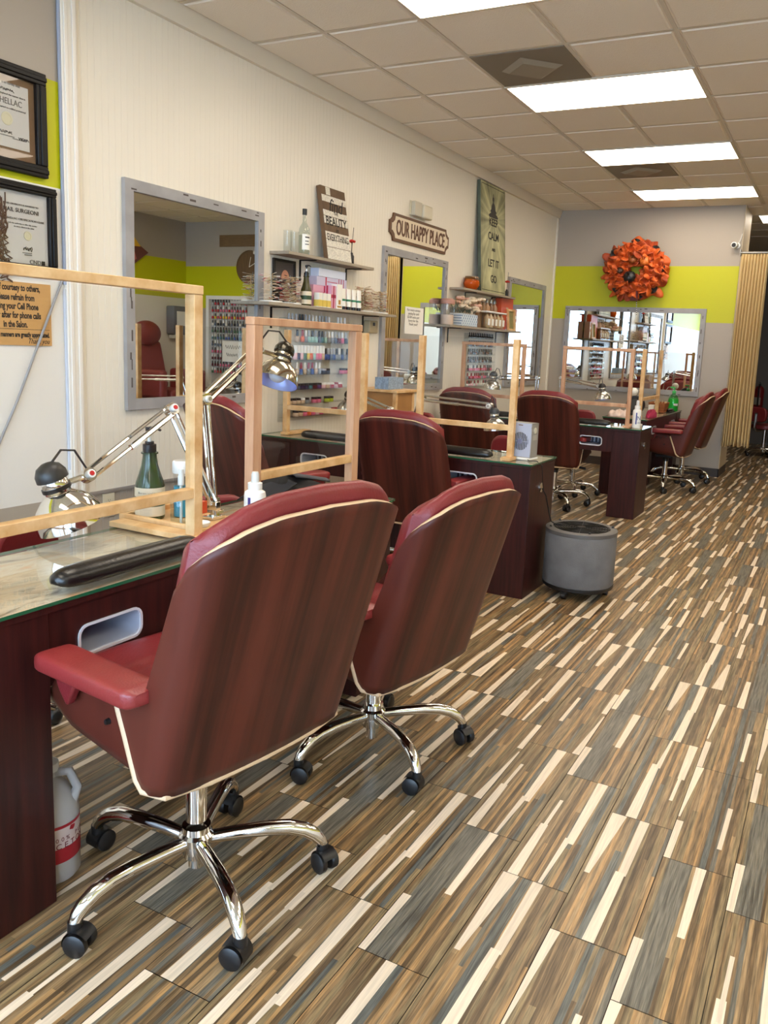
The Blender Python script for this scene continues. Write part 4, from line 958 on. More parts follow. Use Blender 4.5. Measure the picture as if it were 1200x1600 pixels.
for k in range(4):
    t = thing('lotion_tube', '%s from left of the white tubes with green bands on the lower shelf' % ORD[k], 'tube', (.13, -.283+.07*k, 1.616), 0, 'white lotion tubes')
    m = M(); m.grid(lambda u, v: Vector(((.018*(1-v)+.004*v)*cos(2*pi*u), (.024+.006*v)*sin(2*pi*u), .022+.125*v)), 20, 6); m.make('tube_body', wht, t)
    m = M(); m.grid(lambda u, v: Vector(((.0187*(1-(.3+.12*v))+.004*(.3+.12*v))*cos(2*pi*u), (.0246+.006*(.3+.12*v))*sin(2*pi*u), .022+.125*(.3+.12*v))), 20, 1); m.make('band', grn, t)
    m = M(); m.lathe([(0, 0), (.017, 0), (.017, .022), (0, .022)], n=16); m.make('cap', 'black', t)
for k, (x, y, z, dx, dy, h, c, s) in enumerate(((.05, -.37, 1.616, .085, .47, .055, pk, 'lowest pink box of the stack behind the white tubes'), (.05, -.385, 1.6715, .08, .45, .05, pk, 'second pink box up in the stack behind the white tubes'), (.05, -.37, 1.722, .075, .46, .045, pk, 'wide pink box under the two top boxes of the stack'), (.05, -.37, 1.7675, .075, .38, .06, lav, 'pink ribboned box second from the top of the stack'), (.055, -.37, 1.828, .07, .34, .055, colmat((206, 214, 232), .5, 'pale_blue_carton'), 'pale blue white box on top of the pink stack'))):
    carton(s, x, y, z, dx, dy, h-.0005, c, [] if k == 4 else [(.28, .32, 0, 1, rd, 'f'), (.72, .74, 0, 1, rd, 'f'), (.80, .82, 0, 1, rd, 'f'), (.88, .90, 0, 1, rd, 'f'), (.34, .68, .46, .54, rd, 'f')], 'stacked product boxes')
o = M().lathe([(0, 0), (.075, 0), (.08, .006), (0, .006)], n=30).make('saucer', 'white'); o.location = (.085, -.945, 1.6155); tag(o, 'flat white dish at the front of the lower shelf under the swatches', 'dish')

# ================================================================== POLISH RACKS
POL = {}
def polish_mesh(color, cap, kind):
    k = (color, cap, kind)
    if k in POL: return POL[k]
    m = M()
    if kind == 'bottle': m.lathe([(0, 0), (.0125, 0), (.0145, .004), (.0145, .030), (.011, .038), (.006, .041)], n=12); m.lathe([(.0085, .040), (.0095, .044), (.008, .082), (0, .083)], n=12, mi=1)
    elif kind == 'tall': m.lathe([(0, 0), (.0145, 0), (.0155, .003), (.0155, .042), (.013, .046)], n=12); m.lathe([(.0145, .0455), (.0145, .098), (0, .099)], n=12, mi=1)
    elif kind == 'small': m.lathe([(0, 0), (.010, 0), (.011, .003), (.011, .022), (.006, .028)], n=10); m.lathe([(.006, .028), (.0065, .030), (.0055, .058), (0, .058)], n=10, mi=1)
    else: m.lathe([(0, 0), (.021, 0), (.022, .003), (.022, .024), (.019, .026)], n=14); m.lathe([(.0225, .0255), (.0225, .040), (0, .041)], n=14, mi=1)
    o = m.make('nail_polish_bottle' if kind != 'jar' else 'powder_jar', [colmat(color, .25, 'polish_colour'), colmat(cap, .3, 'cap_plastic')]); POL[k] = [o, False]; return POL[k]
CN = {'red': (176, 24, 36), 'pink': (222, 110, 140), 'pale pink': (232, 186, 190), 'purple': (96, 56, 110), 'navy': (36, 38, 74), 'blue': (56, 84, 150), 'teal': (60, 110, 116), 'green': (62, 104, 74), 'yellow': (226, 190, 40), 'orange': (226, 104, 60), 'grey': (140, 144, 150), 'silver': (190, 192, 194), 'beige': (206, 178, 150), 'white': (232, 228, 220), 'maroon': (96, 24, 40), 'black': (26, 24, 28), 'lime': (176, 190, 50), 'brown': (110, 76, 58), 'mint': (158, 196, 186), 'slate': (84, 98, 120)}
CAPS = {'white': (238, 236, 230), 'black': (24, 22, 24), 'silver': (176, 176, 178), 'red': (150, 30, 40)}
def put_polish(color, cap, kind, loc, label, group, sc=1.0):
    e = polish_mesh(CN[color], CAPS[cap], kind)
    if e[1]: o = e[0].copy(); COL.objects.link(o)
    else: o = e[0]; e[1] = True
    o.location = loc; o.rotation_euler.z = random.random()*6; o.scale = (sc, sc, sc); tag(o, label, 'nail polish' if kind != 'jar' else 'jar', group)
def wall_rack(label, y0, y1, zs, z0, z1, dep=.06):
    t = thing('polish_rack', label, 'rack', group='clear polish racks')
    m = M(); m.box(.0005, .004, y0-.01, y1+.01, z0, z1); m.make('back_panel', 'clear', t, smooth=0)
    for z in zs:
        m = M(); m.box(.004, dep, y0, y1, z-.004, z); m.box(dep-.003, dep, y0, y1, z, z+.014); m.make('ledge', 'clear', t, smooth=0)
    for y in (y0-.013, y1+.010):
        m = M(); m.box(.0005, dep, y, y+.003, z0, z1); m.make('side_panel', 'clear', t, smooth=0)
Z1 = [1.478, 1.372, 1.252, 1.150, 1.048, .948, .862]
wall_rack('clear acrylic polish rack under the long lower shelf behind the silver lamp', -.85, -.005, Z1, .83, 1.53, .062)
NAMES = list(CN)
def row(z, y0, items, rackname, shelfname, group, x=.035, dirn='from left'):
    y = y0
    for k, (c, cap, kind, gap) in enumerate(items):
        y += gap
        put_polish(c, cap, kind, (x, y, z+.0008), '%s %s, %s %s on the %s shelf of the %s' % (c, {'bottle': 'polish bottle', 'tall': 'polish bottle', 'small': 'polish bottle', 'jar': 'powder jar'}[kind], ORD[k], dirn, shelfname, rackname), group)
rn = random.Random(21)
def rnd_items(n, pool, caps, kind, gap, jit=0): return [(rn.choice(pool), rn.choice(caps), kind, gap+rn.uniform(0, jit)) for _ in range(n)]
GR1 = 'polishes and powders on the large clear rack'
row(Z1[0], -.84, rnd_items(6, ['navy', 'slate', 'black'], ['black', 'silver'], 'bottle', .034, .012)+rnd_items(7, ['silver', 'grey', 'mint'], ['silver', 'white'], 'bottle', .036, .01)+[('beige', 'white', 'bottle', .12), ('pale pink', 'white', 'bottle', .04), ('white', 'white', 'bottle', .05)], 'large clear rack', 'top', GR1)
row(Z1[1], -.84, [('silver', 'white', 'bottle', .05), ('beige', 'black', 'bottle', .09), ('orange', 'red', 'bottle', .06)]+rnd_items(7, ['slate', 'mint', 'grey', 'teal'], ['black', 'white', 'silver'], 'bottle', .037, .006)+rnd_items(6, ['slate', 'pink', 'grey', 'maroon'], ['silver', 'white'], 'bottle', .04, .012), 'large clear rack', 'second', GR1)
row(Z1[2], -.72, [('pale pink', 'white', 'tall', .0), ('navy', 'white', 'tall', .036), ('pale pink', 'white', 'tall', .036), ('green', 'white', 'tall', .04), ('yellow', 'white', 'tall', .037), ('orange', 'white', 'tall', .037), ('mint', 'white', 'tall', .036), ('pink', 'white', 'tall', .037), ('pink', 'white', 'tall', .037), ('beige', 'white', 'tall', .037)]+rnd_items(9, ['slate', 'grey', 'blue', 'teal'], ['silver', 'black', 'white'], 'bottle', .034, .004), 'large clear rack', 'third', GR1)
row(Z1[3], -.74, rnd_items(7, ['red', 'grey', 'blue', 'white', 'pink', 'beige'], ['red', 'white'], 'bottle', .045)+[('slate', 'silver', 'jar', .05), ('slate', 'black', 'jar', .05), ('pink', 'black', 'jar', .20), ('pink', 'black', 'jar', .05)], 'large clear rack', 'fourth', GR1)
row(Z1[4], -.80, [('pink', 'white', 'jar', .0), ('pink', 'black', 'jar', .06)]+rnd_items(4, ['slate', 'navy', 'teal'], ['black'], 'jar', .05)+[('maroon', 'black', 'jar', .055), ('purple', 'black', 'jar', .055)]+rnd_items(5, ['beige', 'red', 'pale pink'], ['white', 'red'], 'jar', .055), 'large clear rack', 'fifth', GR1)
row(Z1[5], -.78, [('beige', 'black', 'jar', .0)]+rnd_items(4, ['beige', 'grey', 'teal', 'brown'], ['white', 'black'], 'jar', .05)+[('pink', 'black', 'jar', .10), ('pink', 'black', 'jar', .05), ('lime', 'black', 'jar', .11), ('lime', 'black', 'jar', .05)], 'large clear rack', 'sixth', GR1)
row(Z1[6], -.83, [('brown', 'black', 'jar', .03), ('beige', 'black', 'jar', .10), ('beige', 'black', 'jar', .05), ('pink', 'black', 'jar', .05), ('orange', 'black', 'jar', .05)]+rnd_items(9, ['pale pink', 'pink', 'beige'], ['white', 'red'], 'jar', .05), 'large clear rack', 'lowest', GR1)
Z2 = [1.475, 1.395, 1.315, 1.235, 1.15, 1.07, .995]
wall_rack('small clear polish rack under the flower box shelf', 2.14, 2.85, Z2, .97, 1.525, .05)
for i, z in enumerate(Z2):
    pool = [['black'], ['grey', 'slate', 'brown'], ['black', 'grey', 'brown'], ['black', 'brown', 'grey'], ['red', 'maroon', 'pink'], ['red', 'pink', 'grey'], ['white', 'beige', 'pale pink']][i]
    row(z, 2.16, rnd_items(14, pool, ['black'] if i < 4 else ['black', 'white', 'red'], 'small', .044, .004), 'small clear rack', ['top', 'second', 'third', 'fourth', 'fifth', 'sixth', 'lowest'][i], 'polishes on the small clear rack', .028)

# ================================================================== SHELF BELOW KEEP CALM
t = thing('candle_glass', 'orange glass candle holder beside the keep calm canvas', 'candle holder', (.08, 2.07, 1.936))
lathe_part('bowl', [(0, 0), (.05, 0), (.075, .03), (.082, .065), (.074, .10), (.066, .125), (.063, .125), (.07, .1), (.078, .065), (.07, .032), (.047, .005), (0, .005)], (0, 0, 0), clear('amber_glass', (.97, .74, .50), 1.4), t)
lathe_part('wax', [(0, .006), (.045, .006), (.068, .032), (.075, .062), (.068, .088), (0, .088)], (0, 0, 0), mat('orange_wax', (196, 132, 76), .4), t)
lathe_part('rim', [(.0655, .108), (.0685, .112), (.0665, .1265), (.0625, .1265)], (0, 0, 0), mat('smoked_rim', (120, 112, 96), .3), t)
t = thing('flower_box', 'blue patterned box of cream artificial flowers on the lower small shelf', 'flower box', (.085, 1.93, 1.583))
def patt():
    m = bpy.data.materials.new('blue_lattice_tin'); m.use_nodes = True; q = NT(m); b = q.n['Principled BSDF']
    tc = q.new('ShaderNodeTexCoord'); mp = q.new('ShaderNodeMapping'); mp.inputs['Rotation'].default_value = (R(45), 0, 0); mp.inputs['Scale'].default_value = (0, 30, 30); q.link(tc.outputs['Object'], mp.inputs[0])
    v = q.new('ShaderNodeTexVoronoi', distance='CHEBYCHEV'); v.inputs['Scale'].default_value = 1.0; v.inputs['Randomness'].default_value = 0; q.link(mp.outputs[0], v.inputs['Vector'])
    cr = q.new('ShaderNodeValToRGB'); cr.color_ramp.interpolation = 'CONSTANT'; e = cr.color_ramp.elements; e[0].color = (*lin((60, 88, 124)), 1); e[1].position = .36; e[1].color = (*lin((216, 220, 220)), 1); a = e.new(.2); a.color = (*lin((206, 214, 218)), 1); a = e.new(.27); a.color = (*lin((74, 100, 132)), 1)
    q.link(v.outputs['Distance'], cr.inputs[0]); q.link(cr.outputs[0], b.inputs['Base Color']); b.inputs['Roughness'].default_value = .35; return m
pat = patt()
m = M(); m.box(-.065, .065, -.20, .17, 0, .115); m.make('tin', pat, t, smooth=0, bevel=.004)
rnd = random.Random(9); fm = M(); lf = M()
for k in range(34):
    a = rnd.random()*2*pi; c = Vector((rnd.uniform(-.05, .07), rnd.uniform(-.17, .30), .14+rnd.uniform(0, .12)))
    for q in range(7):
        b_ = q*2*pi/7; d = Vector((cos(b_), sin(b_), .5+.3*rnd.random())).normalized(); fm.ball(c+d*.026, (.026, .026, .016), 7, 5, mi=0 if k % 4 else 1)
for k in range(26):
    c = Vector((rnd.uniform(-.04, .05), rnd.uniform(-.2, .1), .12)); d = Vector((rnd.uniform(-.2, .6), rnd.uniform(-1, .4), rnd.uniform(.2, 1))).normalized(); s = d.cross(Vector((0, 0, 1))).normalized()
    lf.add([c, c+d*.06+s*.012, c+d*.14, c+d*.06-s*.012], [(0, 1, 2, 3)])
fm.make('blossoms', [mat('cream_petals', (226, 208, 182), .7), mat('blush_petals', (224, 178, 158), .7)], t, kind='stuff'); lf.make('leaves', mat('sage_leaves', (128, 130, 108), .7), t, smooth=0, kind='stuff')
t = thing('storage_jar', 'dusty pink lidded jar at the left end of the lower small shelf', 'jar', (.07, 1.575, 1.583)); lathe_part('jar', [(0, 0), (.06, 0), (.065, .01), (.065, .19), (0, .19)], (0, 0, 0), 'clear', t); lathe_part('filling', [(0, .004), (.06, .004), (.06, .09), (0, .09)], (0, 0, 0), mat('dusty_pink_fill', (214, 190, 172), .6), t); lathe_part('lid', [(0, .188), (.068, .188), (.068, .215), (.05, .235), (0, .238)], (0, 0, 0), mat('rose_lid', (190, 140, 124), .5), t)
t = thing('tube_stand', 'white stand holding two rows of small bottles on the lower small shelf', 'stand', (.10, 2.60, 1.583))
m = M(); m.box(-.02, .05, -.27, .27, .155, .172); m.make('upper_bar', 'white', t, bevel=.004); m = M(); m.box(-.04, .055, -.27, .27, 0, .01); m.make('base', 'clear', t)
for y in (-.262, .255):
    m = M(); m.box(-.04, .05, y, y+.007, .01, .155); m.make('side', 'clear', t, smooth=0)
for k in range(5):
    t = thing('oil_bottle', '%s bottle from left in the front row of the white stand' % ORD[k], 'bottle', (.118, 2.40+.098*k, 1.594), 0, 'bottles in the white stand')
    lathe_part('glass', [(0, 0), (.03, 0), (.032, .004), (.032, .10), (.012, .125), (.012, .14), (0, .14)], (0, 0, 0), colmat([(168, 138, 104), (196, 172, 140), (150, 118, 88), (186, 160, 120), (176, 140, 108)][k], .2, 'oil_colour'), t, 16)
    m = M(); m.box(.0, .0326, -.02, .02, .02, .085); m.make('label', 'paper', t, smooth=0)
for k in range(5):
    t = thing('oil_bottle', '%s brown bottle from left standing behind the white stand' % ORD[k], 'bottle', (.038, 2.38+.10*k, 1.583), 0, 'bottles behind the white stand')
    lathe_part('glass', [(0, 0), (.033, 0), (.034, .004), (.034, .22), (.014, .25), (.014, .265), (0, .265)], (0, 0, 0), colmat([(150, 112, 78), (132, 98, 66), (176, 132, 96), (120, 84, 58), (160, 120, 90)][k], .25, 'brown_oil'), t, 16)
    lathe_part('stopper', [(0, .262), (.018, .262), (.02, .275), (.014, .30), (0, .302)], (0, 0, 0), 'steel', t, 12)
carton('orange red box with a gold flower emblem at the right of the lower small shelf', .05, 3.03, 1.583, .07, .34, .335, colmat((196, 78, 40), .5, 'orange_carton'), [(.4, .6, .62, .72, goldp, 'f')], None)
t = thing('photo_frame', 'slim wooden photo frame in front of the orange red box', 'picture frame'); f = frame((.10, 3.02, 1.5825), (0, 1, 0), Vector((-.08, 0, 1)))
m = M()
for a, b, c, d in ((0, .20, 0, .02), (0, .20, .205, .225), (0, .02, .02, .205), (.18, .20, .02, .205)): m.box(a, b, c, d, 0, .022)
m.xf(f).make('frame', 'pine', t, smooth=0); m = M(); m.box(.02, .18, .02, .205, .002, .006); m.xf(f).make('picture', mat('olive_print', (150, 142, 90), .6, noise=.2, nscale=30, dark=.7), t, smooth=0)
carton('pink and cream boxed set at the far right end of the lower small shelf', .06, 3.262, 1.583, .08, .07, .235, colmat((206, 160, 146), .5, 'rose_carton'), [(.1, .9, .05, .4, wht, 'f'), (.1, .9, .55, .7, wht, 'f')], None)
# ================================================================== SWING ARM LAMPS
def mix(a, b, t): return Vector(a).lerp(Vector(b), t)
def swing_lamp(label, base, elbow, neck, center, axis, r, metal, knobcol, bulb=True, capmat='black', group='swing arm desk lamps', r2=None, cordpts=None):
    """center = centre of the shade opening, axis = direction the opening faces"""
    t = thing('swing_arm_lamp', label, 'lamp', base, 0, group); O = Vector(base); L = lambda p: Vector(p)-O
    e, n, c = L(elbow), L(neck), L(center); ax = Vector(axis).normalized()
    m = M(); m.box(-.022, .022, -.03, .03, 0, .012); m.cyl((0, 0, .010), (0, 0, .05), .012, .010); m.box(-.02, .02, -.012, .012, .03, .06); m.make('clamp', metal, t, bevel=.002)
    side = (e-Vector((0, 0, .05))).cross(Vector((n-e))).normalized()
    if side.length < .1: side = Vector((1, 0, 0))
    a0 = Vector((0, 0, .05))
    m = M()
    d = (e-a0).normalized(); up_ = side.cross(d).normalized()
    for o in (-.013, .013): m.tube([a0+up_*o, e+up_*o], .0065, 8)
    lo = m.make('lower_arm', metal, t)
    m = M(); pts = [mix(a0, e, .1)+side*.014]+[mix(a0, e, .12+.38*k/40)+side*(.014+.0) for k in range(40)]+[mix(a0, e, .9)+side*.014]; m.tube(pts, .0035, 6); m.make('spring', 'steel', lo)
    m = M(); d2 = (n-e).normalized(); up2 = side.cross(d2).normalized()
    for o in (-.014, .014): m.tube([e+up2*o, n+up2*o], .0065, 8)
    m.tube([mix(e, n, .02)+up2*.014+side*.001, mix(e, n, .55)+up2*.014+side*.001], .010, 8)
    ua = m.make('upper_arm', metal, t)
    m = M(); m.tube([mix(e, n, .1)-up2*.014+side*.012, mix(e, n, .5)-up2*.014+side*.012], .0055, 6); m.make('spring', 'steel', ua)
    for pt, nm in ((e, 'elbow_joint'), (n, 'neck_joint')):
        m = M(); m.tube([pt-side*.016, pt+side*.016], .021, 16); j = m.make(nm, metal, t)
        for sg in (-1, 1):
            m = M(); m.tube([pt+side*sg*.016, pt+side*sg*.026], .013, 10); m.tube([pt+side*sg*.026, pt+side*sg*.0285], .0075, 10, mi=1); m.make('knob', ['white', knobcol], j)
    # shade
    zq = Vector((0, 0, 1)).rotation_difference(-ax).to_matrix().to_4x4(); S_ = Matrix.Translation(c) @ zq
    h = r*1.02
    dome = [(r, 0), (r*.985, h*.18), (r*.93, h*.40), (r*.80, h*.64), (r*.60, h*.84), (r*.40, h*.97), (r*.34, h*1.02)]
    m = M(); n0 = 28
    vs = [(a*cos(2*pi*k/n0), a*sin(2*pi*k/n0), z) for a, z in dome for k in range(n0)]
    m.add(vs, [(i*n0+k, i*n0+(k+1) % n0, (i+1)*n0+(k+1) % n0, (i+1)*n0+k) for i in range(len(dome)-1) for k in range(n0)])
    vs = [((a-.002)*cos(2*pi*k/n0), (a-.002)*sin(2*pi*k/n0), max(0, z-.002)) for a, z in dome for k in range(n0)]
    m.add(vs, [(i*n0+k, (i+1)*n0+k, (i+1)*n0+(k+1) % n0, i*n0+(k+1) % n0) for i in range(len(dome)-1) for k in range(n0)], 1)
    m.add([(a*cos(2*pi*k/n0), a*sin(2*pi*k/n0), 0) for a in (r, r-.002) for k in range(n0)], [(k, n0+k, n0+(k+1) % n0, (k+1) % n0) for k in range(n0)])
    m.tube([(r+.001*0+r*0, 0, 0), (r, 0, 0)], .001, 4) if False else None
    m.xf(S_); sh = m.make('shade', [metal, 'daylight_tint'], t, smooth=70)
    m = M(); m.lathe([(r*.36, h*1.0), (r*.38, h*1.04), (r*.38, h*1.38), (r*.34, h*1.44)], n=24); m.lathe([(r*.42, h*1.10), (r*.42, h*1.22)], n=24, mi=1); m.xf(S_); m.make('socket', [metal, 'black'], t)
    m = M(); m.lathe([(r*.36, h*1.40), (r*.46, h*1.43), (r*.45, h*1.62), (r*.34, h*1.82), (r*.16, h*1.92), (0, h*1.94)], n=24); m.xf(S_); m.make('cap', capmat, t)
    m = M(); p = S_ @ Vector((0, 0, h*1.2)); m.tube([p, p+(n-p)*.5, n], .009, 8); m.make('swivel', metal, t)
    if bulb:
        m = M(); m.ball((0, 0, h*.40), (r*.40, r*.40, r*.40), 20, 14); m.lathe([(r*.36, h*.5), (r*.2, h*.85), (r*.2, h)], n=16); m.xf(S_); m.make('bulb', 'bulb', sh, smooth=70)
    p = S_ @ Vector((r*.1, 0, h*1.85)); q = n+Vector((0, 0, .015)); m = M(); m.tube([p, p+(q-p)*.3+Vector((0, 0, .05)), p+(q-p)*.65+Vector((0, 0, .055)), q, mix(n, e, .15)+Vector((0, 0, .02))], .0035, 6); m.make('cord', 'black', t)
    return t
MT['satin'] = mat('satin_nickel', (196, 194, 190), .24, 1.0)
swing_lamp('chrome swing arm lamp with a domed shade at the lower left, red knobs', (1.545, -3.245, ZTOP+.0125), (1.40, -3.29, 1.145), (1.40, -3.635, .965), (1.41, -3.705, .832), (.16, .30, -.94), .098, 'chrome', 'red', bulb=True)
swing_lamp('warm silver swing arm lamp whose shade shows its bulb through the second screen', (1.45, -3.14, ZTOP), (1.40, -3.129, 1.173), (1.40, -2.845, 1.35), (1.405, -2.735, 1.225), (.03, -.42, -.85), .088, 'brass', 'steel', capmat=mat('dark_nickel', (70, 66, 58), .2, .8))
swing_lamp('satin swing arm lamp lying low behind the chair at the fan desk', (.93, -.72, ZTOP), (1.025, -.72, 1.064), (1.487, -.72, 1.045), (1.53, -.715, .90), (.1, 0, -1), .07, 'satin', 'steel', False)
swing_lamp('satin swing arm lamp beside the tissue box on the fan desk', (.78, -.70, ZTOP), (.79, -.71, .965), (.50, -.73, 1.06), (.46, -.70, .93), (-.2, .2, -1), .075, 'satin', 'steel', False)
swing_lamp('satin swing arm lamp with its shade hanging over the chair behind the middle screen', (.855, 1.935, ZTOP), (.86, 1.93, 1.135), (.50, 1.92, 1.115), (.425, 1.90, 1.005), (-.05, -.05, -1), .085, 'satin', 'steel', False)
swing_lamp('satin swing arm lamp behind the orange framed screen, arm stretched to the right', (1.085, 1.95, ZTOP), (1.085, 1.95, 1.15), (1.45, 1.90, 1.10), (1.50, 1.88, .98), (.15, -.1, -1), .075, 'satin', 'steel', False)

# ================================================================== THINGS ON THE NEAREST DESK
TT = ZTOP+.0125
t = thing('disinfectant_bottle', 'white capped bottle of blue liquid behind the green pump bottle', 'bottle', (1.44, -3.285, TT))
lathe_part('bottle', [(0, 0), (.026, 0), (.028, .004), (.028, .15), (.0, .155)], (0, 0, 0), 'clear', t); lathe_part('liquid', [(0, .003), (.0262, .003), (.0262, .105), (0, .105)], (0, 0, 0), mat('blue_liquid', (40, 160, 200), .2), t); lathe_part('cap', [(0, .15), (.0295, .15), (.0305, .155), (.0305, .187), (.027, .192), (0, .192)], (0, 0, 0), 'white', t)
t = thing('dropper_bottle', 'clear glass pump bottle with a white stem between blue bottle and screen post', 'bottle', (1.525, -3.378, TT))
lathe_part('glass', [(0, 0), (.030, 0), (.033, .006), (.033, .075), (.028, .095), (.012, .108), (.0105, .13), (0, .13)], (0, 0, 0), 'bottleglass', t); lathe_part('stem', [(0, .004), (.0045, .004), (.0045, .13), (.010, .131), (.010, .16), (.008, .163), (.008, .182), (0, .183)], (0, 0, 0), mat('milky_plastic', (214, 218, 216), .3), t, 14)
m = M(); m.lathe([(0, 0), (.024, 0), (.030, .012), (.029, .014), (.022, .004), (0, .004)], n=20); o = m.make('dappen_dish', 'white'); o.location = (1.588, -3.355, TT); tag(o, 'small white dish beside the clear pump bottle', 'dish')
carton('small orange red box by the lamp base on the nearest desk', 1.44, -3.218, TT, .05, .06, .042, colmat((226, 88, 48), .45, 'orange_carton'), [], None)
t = thing('cuticle_tool', 'black and silver cuticle tool standing by the near screen post', 'tool', (1.60, -3.40, TT))
m = M(); m.cyl((0, 0, 0), (0, 0, .07), .006, .004); m.make('handle', 'black', t); m = M(); m.cyl((0, 0, .07), (0, 0, .12), .003, .001); m.make('tip', 'steel', t)
def spray_bottle(label, loc, h, r, bandmat, txt):
    t = thing('spray_bottle', label, 'bottle', loc)
    lathe_part('bottle', [(0, 0), (r*.95, 0), (r, .005), (r, h*.58), (r*.93, h*.64), (r*.62, h*.68), (r*.6, h*.70), (0, h*.70)], (0, 0, 0), 'white', t, 28)
    lathe_part('collar', [(0, h*.695), (r*.66, h*.695), (r*.66, h*.80), (r*.56, h*.81), (0, h*.81)], (0, 0, 0), 'white', t)
    lathe_part('sprayer', [(0, h*.80), (r*.38, h*.80), (r*.36, h*.95), (r*.28, h), (0, h)], (0, 0, 0), mat('clear_sprayer', (214, 216, 214), .3), t)
    m = M(); a0 = R(-62)
    n = len(m.v); m.grid(lambda u, v: Vector(((r+.0005)*cos(a0-.5+.28*u), (r+.0005)*sin(a0-.5+.28*u), h*(.14+.42*v))), 6, 1)
    curved(m, txt, h*.36, h*.20, a0+.25, r+.0006, .42); curved(m, 'spray', h*.2, h*.06, a0+.25, r+.0006, .14)
    m.make('print', bandmat, t, smooth=0); return t
purple = mat('violet_print', (64, 52, 120), .5)
spray_bottle('white spray bottle with violet print before the fir screen post', (1.690, -3.21, ZTOP), .185, .036, purple, 'CD')
# folded dark cap with grey brim lying behind the second chair
t = thing('folded_cap', 'crumpled black cap with a grey band lying on the nearest desk', 'cap', (1.45, -2.68, ZTOP))
m = M(); rnd = random.Random(7)
def capf(u, v):
    th = 2*pi*u; k = v; rr = (1-k**2.2)**.5 if k < 1 else 0
    x = .10*rr*cos(th)*(1+.10*sin(3*th)); y = .19*rr*sin(th)*(1+.06*cos(2*th)); z = .085*k*(1-.25*sin(th))+.010*sin(5*th+9*k)*rr*k
    return Vector((x, y, max(.0005, z)))
m.grid(capf, 40, 14); m.make('crown', 'blackmat', t, smooth=80)
m = M(); m.grid(lambda u, v: Vector((-.06+.14*v, -.26+.17*u+.02*v, .012+.028*sin(pi*v)*(1-.4*u)+.055*u)), 10, 10); o = m.make('brim', mat('dark_blue_cloth', (34, 38, 48), .8), t, smooth=80); s = o.modifiers.new('thickness', 'SOLIDIFY'); s.thickness = .004
m = M(); m.grid(lambda u, v: Vector((.02+.05*v, -.06+.24*u, .092-.05*u+.012*sin(pi*v))), 10, 6); o = m.make('band', mat('slate_cloth', (84, 88, 98), .8), t, smooth=80); s = o.modifiers.new('thickness', 'SOLIDIFY'); s.thickness = .006
# jug under the desk
t = thing('acetone_jug', 'milky plastic jug with a red acetone label on the floor under the nearest desk', 'jug', (1.69, -4.028, 0))
milky = mat('milky_jug_plastic', (186, 182, 180), .4, spec=.3)
lathe_part('jug', [(0, 0), (.066, 0), (.072, .008), (.072, .175), (.068, .20), (.05, .235), (.028, .262), (.022, .268), (.022, .285), (0, .285)], (0, 0, 0), milky, t, 28)
m = M(); m.tube([(.045, .035, .195), (.055, .043, .235), (.040, .032, .278), (.012, .010, .276)], [.013, .012, .012, .012], 10); m.make('handle', milky, t)
lathe_part('cap', [(0, .284), (.026, .284), (.026, .305), (0, .306)], (0, 0, 0), 'white', t)
redp = mat('red_label_print', (168, 30, 44), .5)
wrap_label((0, 0, 0), .0725, .058, .098, R(-140), R(80), redp, t, 'label_band', 30); wrap_label((0, 0, 0), .0725, .098, .155, R(-140), R(80), mat('pale_label', (216, 196, 192), .6), t, 'label', 30); wrap_label((0, 0, 0), .0727, .152, .16, R(-140), R(80), redp, t, 'label_band', 30)
m = M(); curved(m, '100% PURE', .122, .016, R(8), .073, .19); curved(m, 'ACETONE', .104, .022, R(8), .073, .26); m.make('lettering', mat('dark_red_print', (112, 26, 34), .5), t, smooth=0)
m = M(); m.prism([(.008*cos(k*.7)*(1+.3*(k % 2)), .006*sin(k*.7)*(1+.3*(k % 2))) for k in range(9)], frame((.073*cos(R(8)), .073*sin(R(8)), .1445), (-sin(R(8)), cos(R(8)), 0), (0, 0, 1)), .0006); m.make('emblem', redp, t, smooth=0)

# ================================================================== FAN DESK
t = thing('desk_fan', 'small silver grey box fan standing on the corner of the fan desk', 'fan', (1.787, -.905, ZTOP+.0125), R(-6))
sil = mat('silver_grey_plastic', (176, 182, 200), .4); sil2 = mat('grey_fan_side', (150, 146, 138), .45)
w2, d2, hh = .0675, .048, .196
m = M(); circ = [(.052*cos(2*pi*k/40), .092+.052*sin(2*pi*k/40)) for k in range(40)]
def sq(k):
    a = 2*pi*k/40; c, s_ = cos(a), sin(a); q = max(abs(c)/w2, abs(s_)/.088); x, y = c/q, s_/q; return (x, .092+y if True else y)
outr = [sq(k) for k in range(40)]
m.ring([(x, min(hh-.02, max(0.004, y))) for x, y in outr], circ, Matrix(((1, 0, 0, 0), (0, 0, 1, -d2), (0, 1, 0, 0), (0, 0, 0, 1))), .008)
m.box(-w2, w2, -d2, -d2+.008, hh-.0205, hh); m.make('front_grille_plate', sil, t, smooth=0)
m = M(); m.box(-w2, -w2+.004, -d2+.008, d2, 0, hh); m.box(w2-.004, w2, -d2+.008, d2, 0, hh); m.box(-w2, w2, d2-.004, d2, 0, hh); m.box(-w2, w2, -d2+.008, d2, hh-.004, hh); m.box(-w2, w2, -d2, d2, 0, .004); m.make('housing', sil2, t, smooth=0)
m = M()
for k in range(10):
    x = -.045+.010*k; q = (.052**2-x*x)**.5
    m.box(x-.0017, x+.0017, -d2-.001, -d2+.004, .092-q, .092+q)
m.box(-.052, .052, -d2-.0025, -d2-.001, .0905, .0935); m.make('grille_bars', sil, t, smooth=0)
m = M(); m.lathe([(0, 0), (.016, 0), (.016, .004), (0, .006)], n=28); m.xf(Matrix.Translation((0, -d2-.001, .092)) @ Matrix.Rotation(pi/2, 4, 'X')); m.make('hub_cover', mat('fan_hub', (120, 124, 150), .4), t)
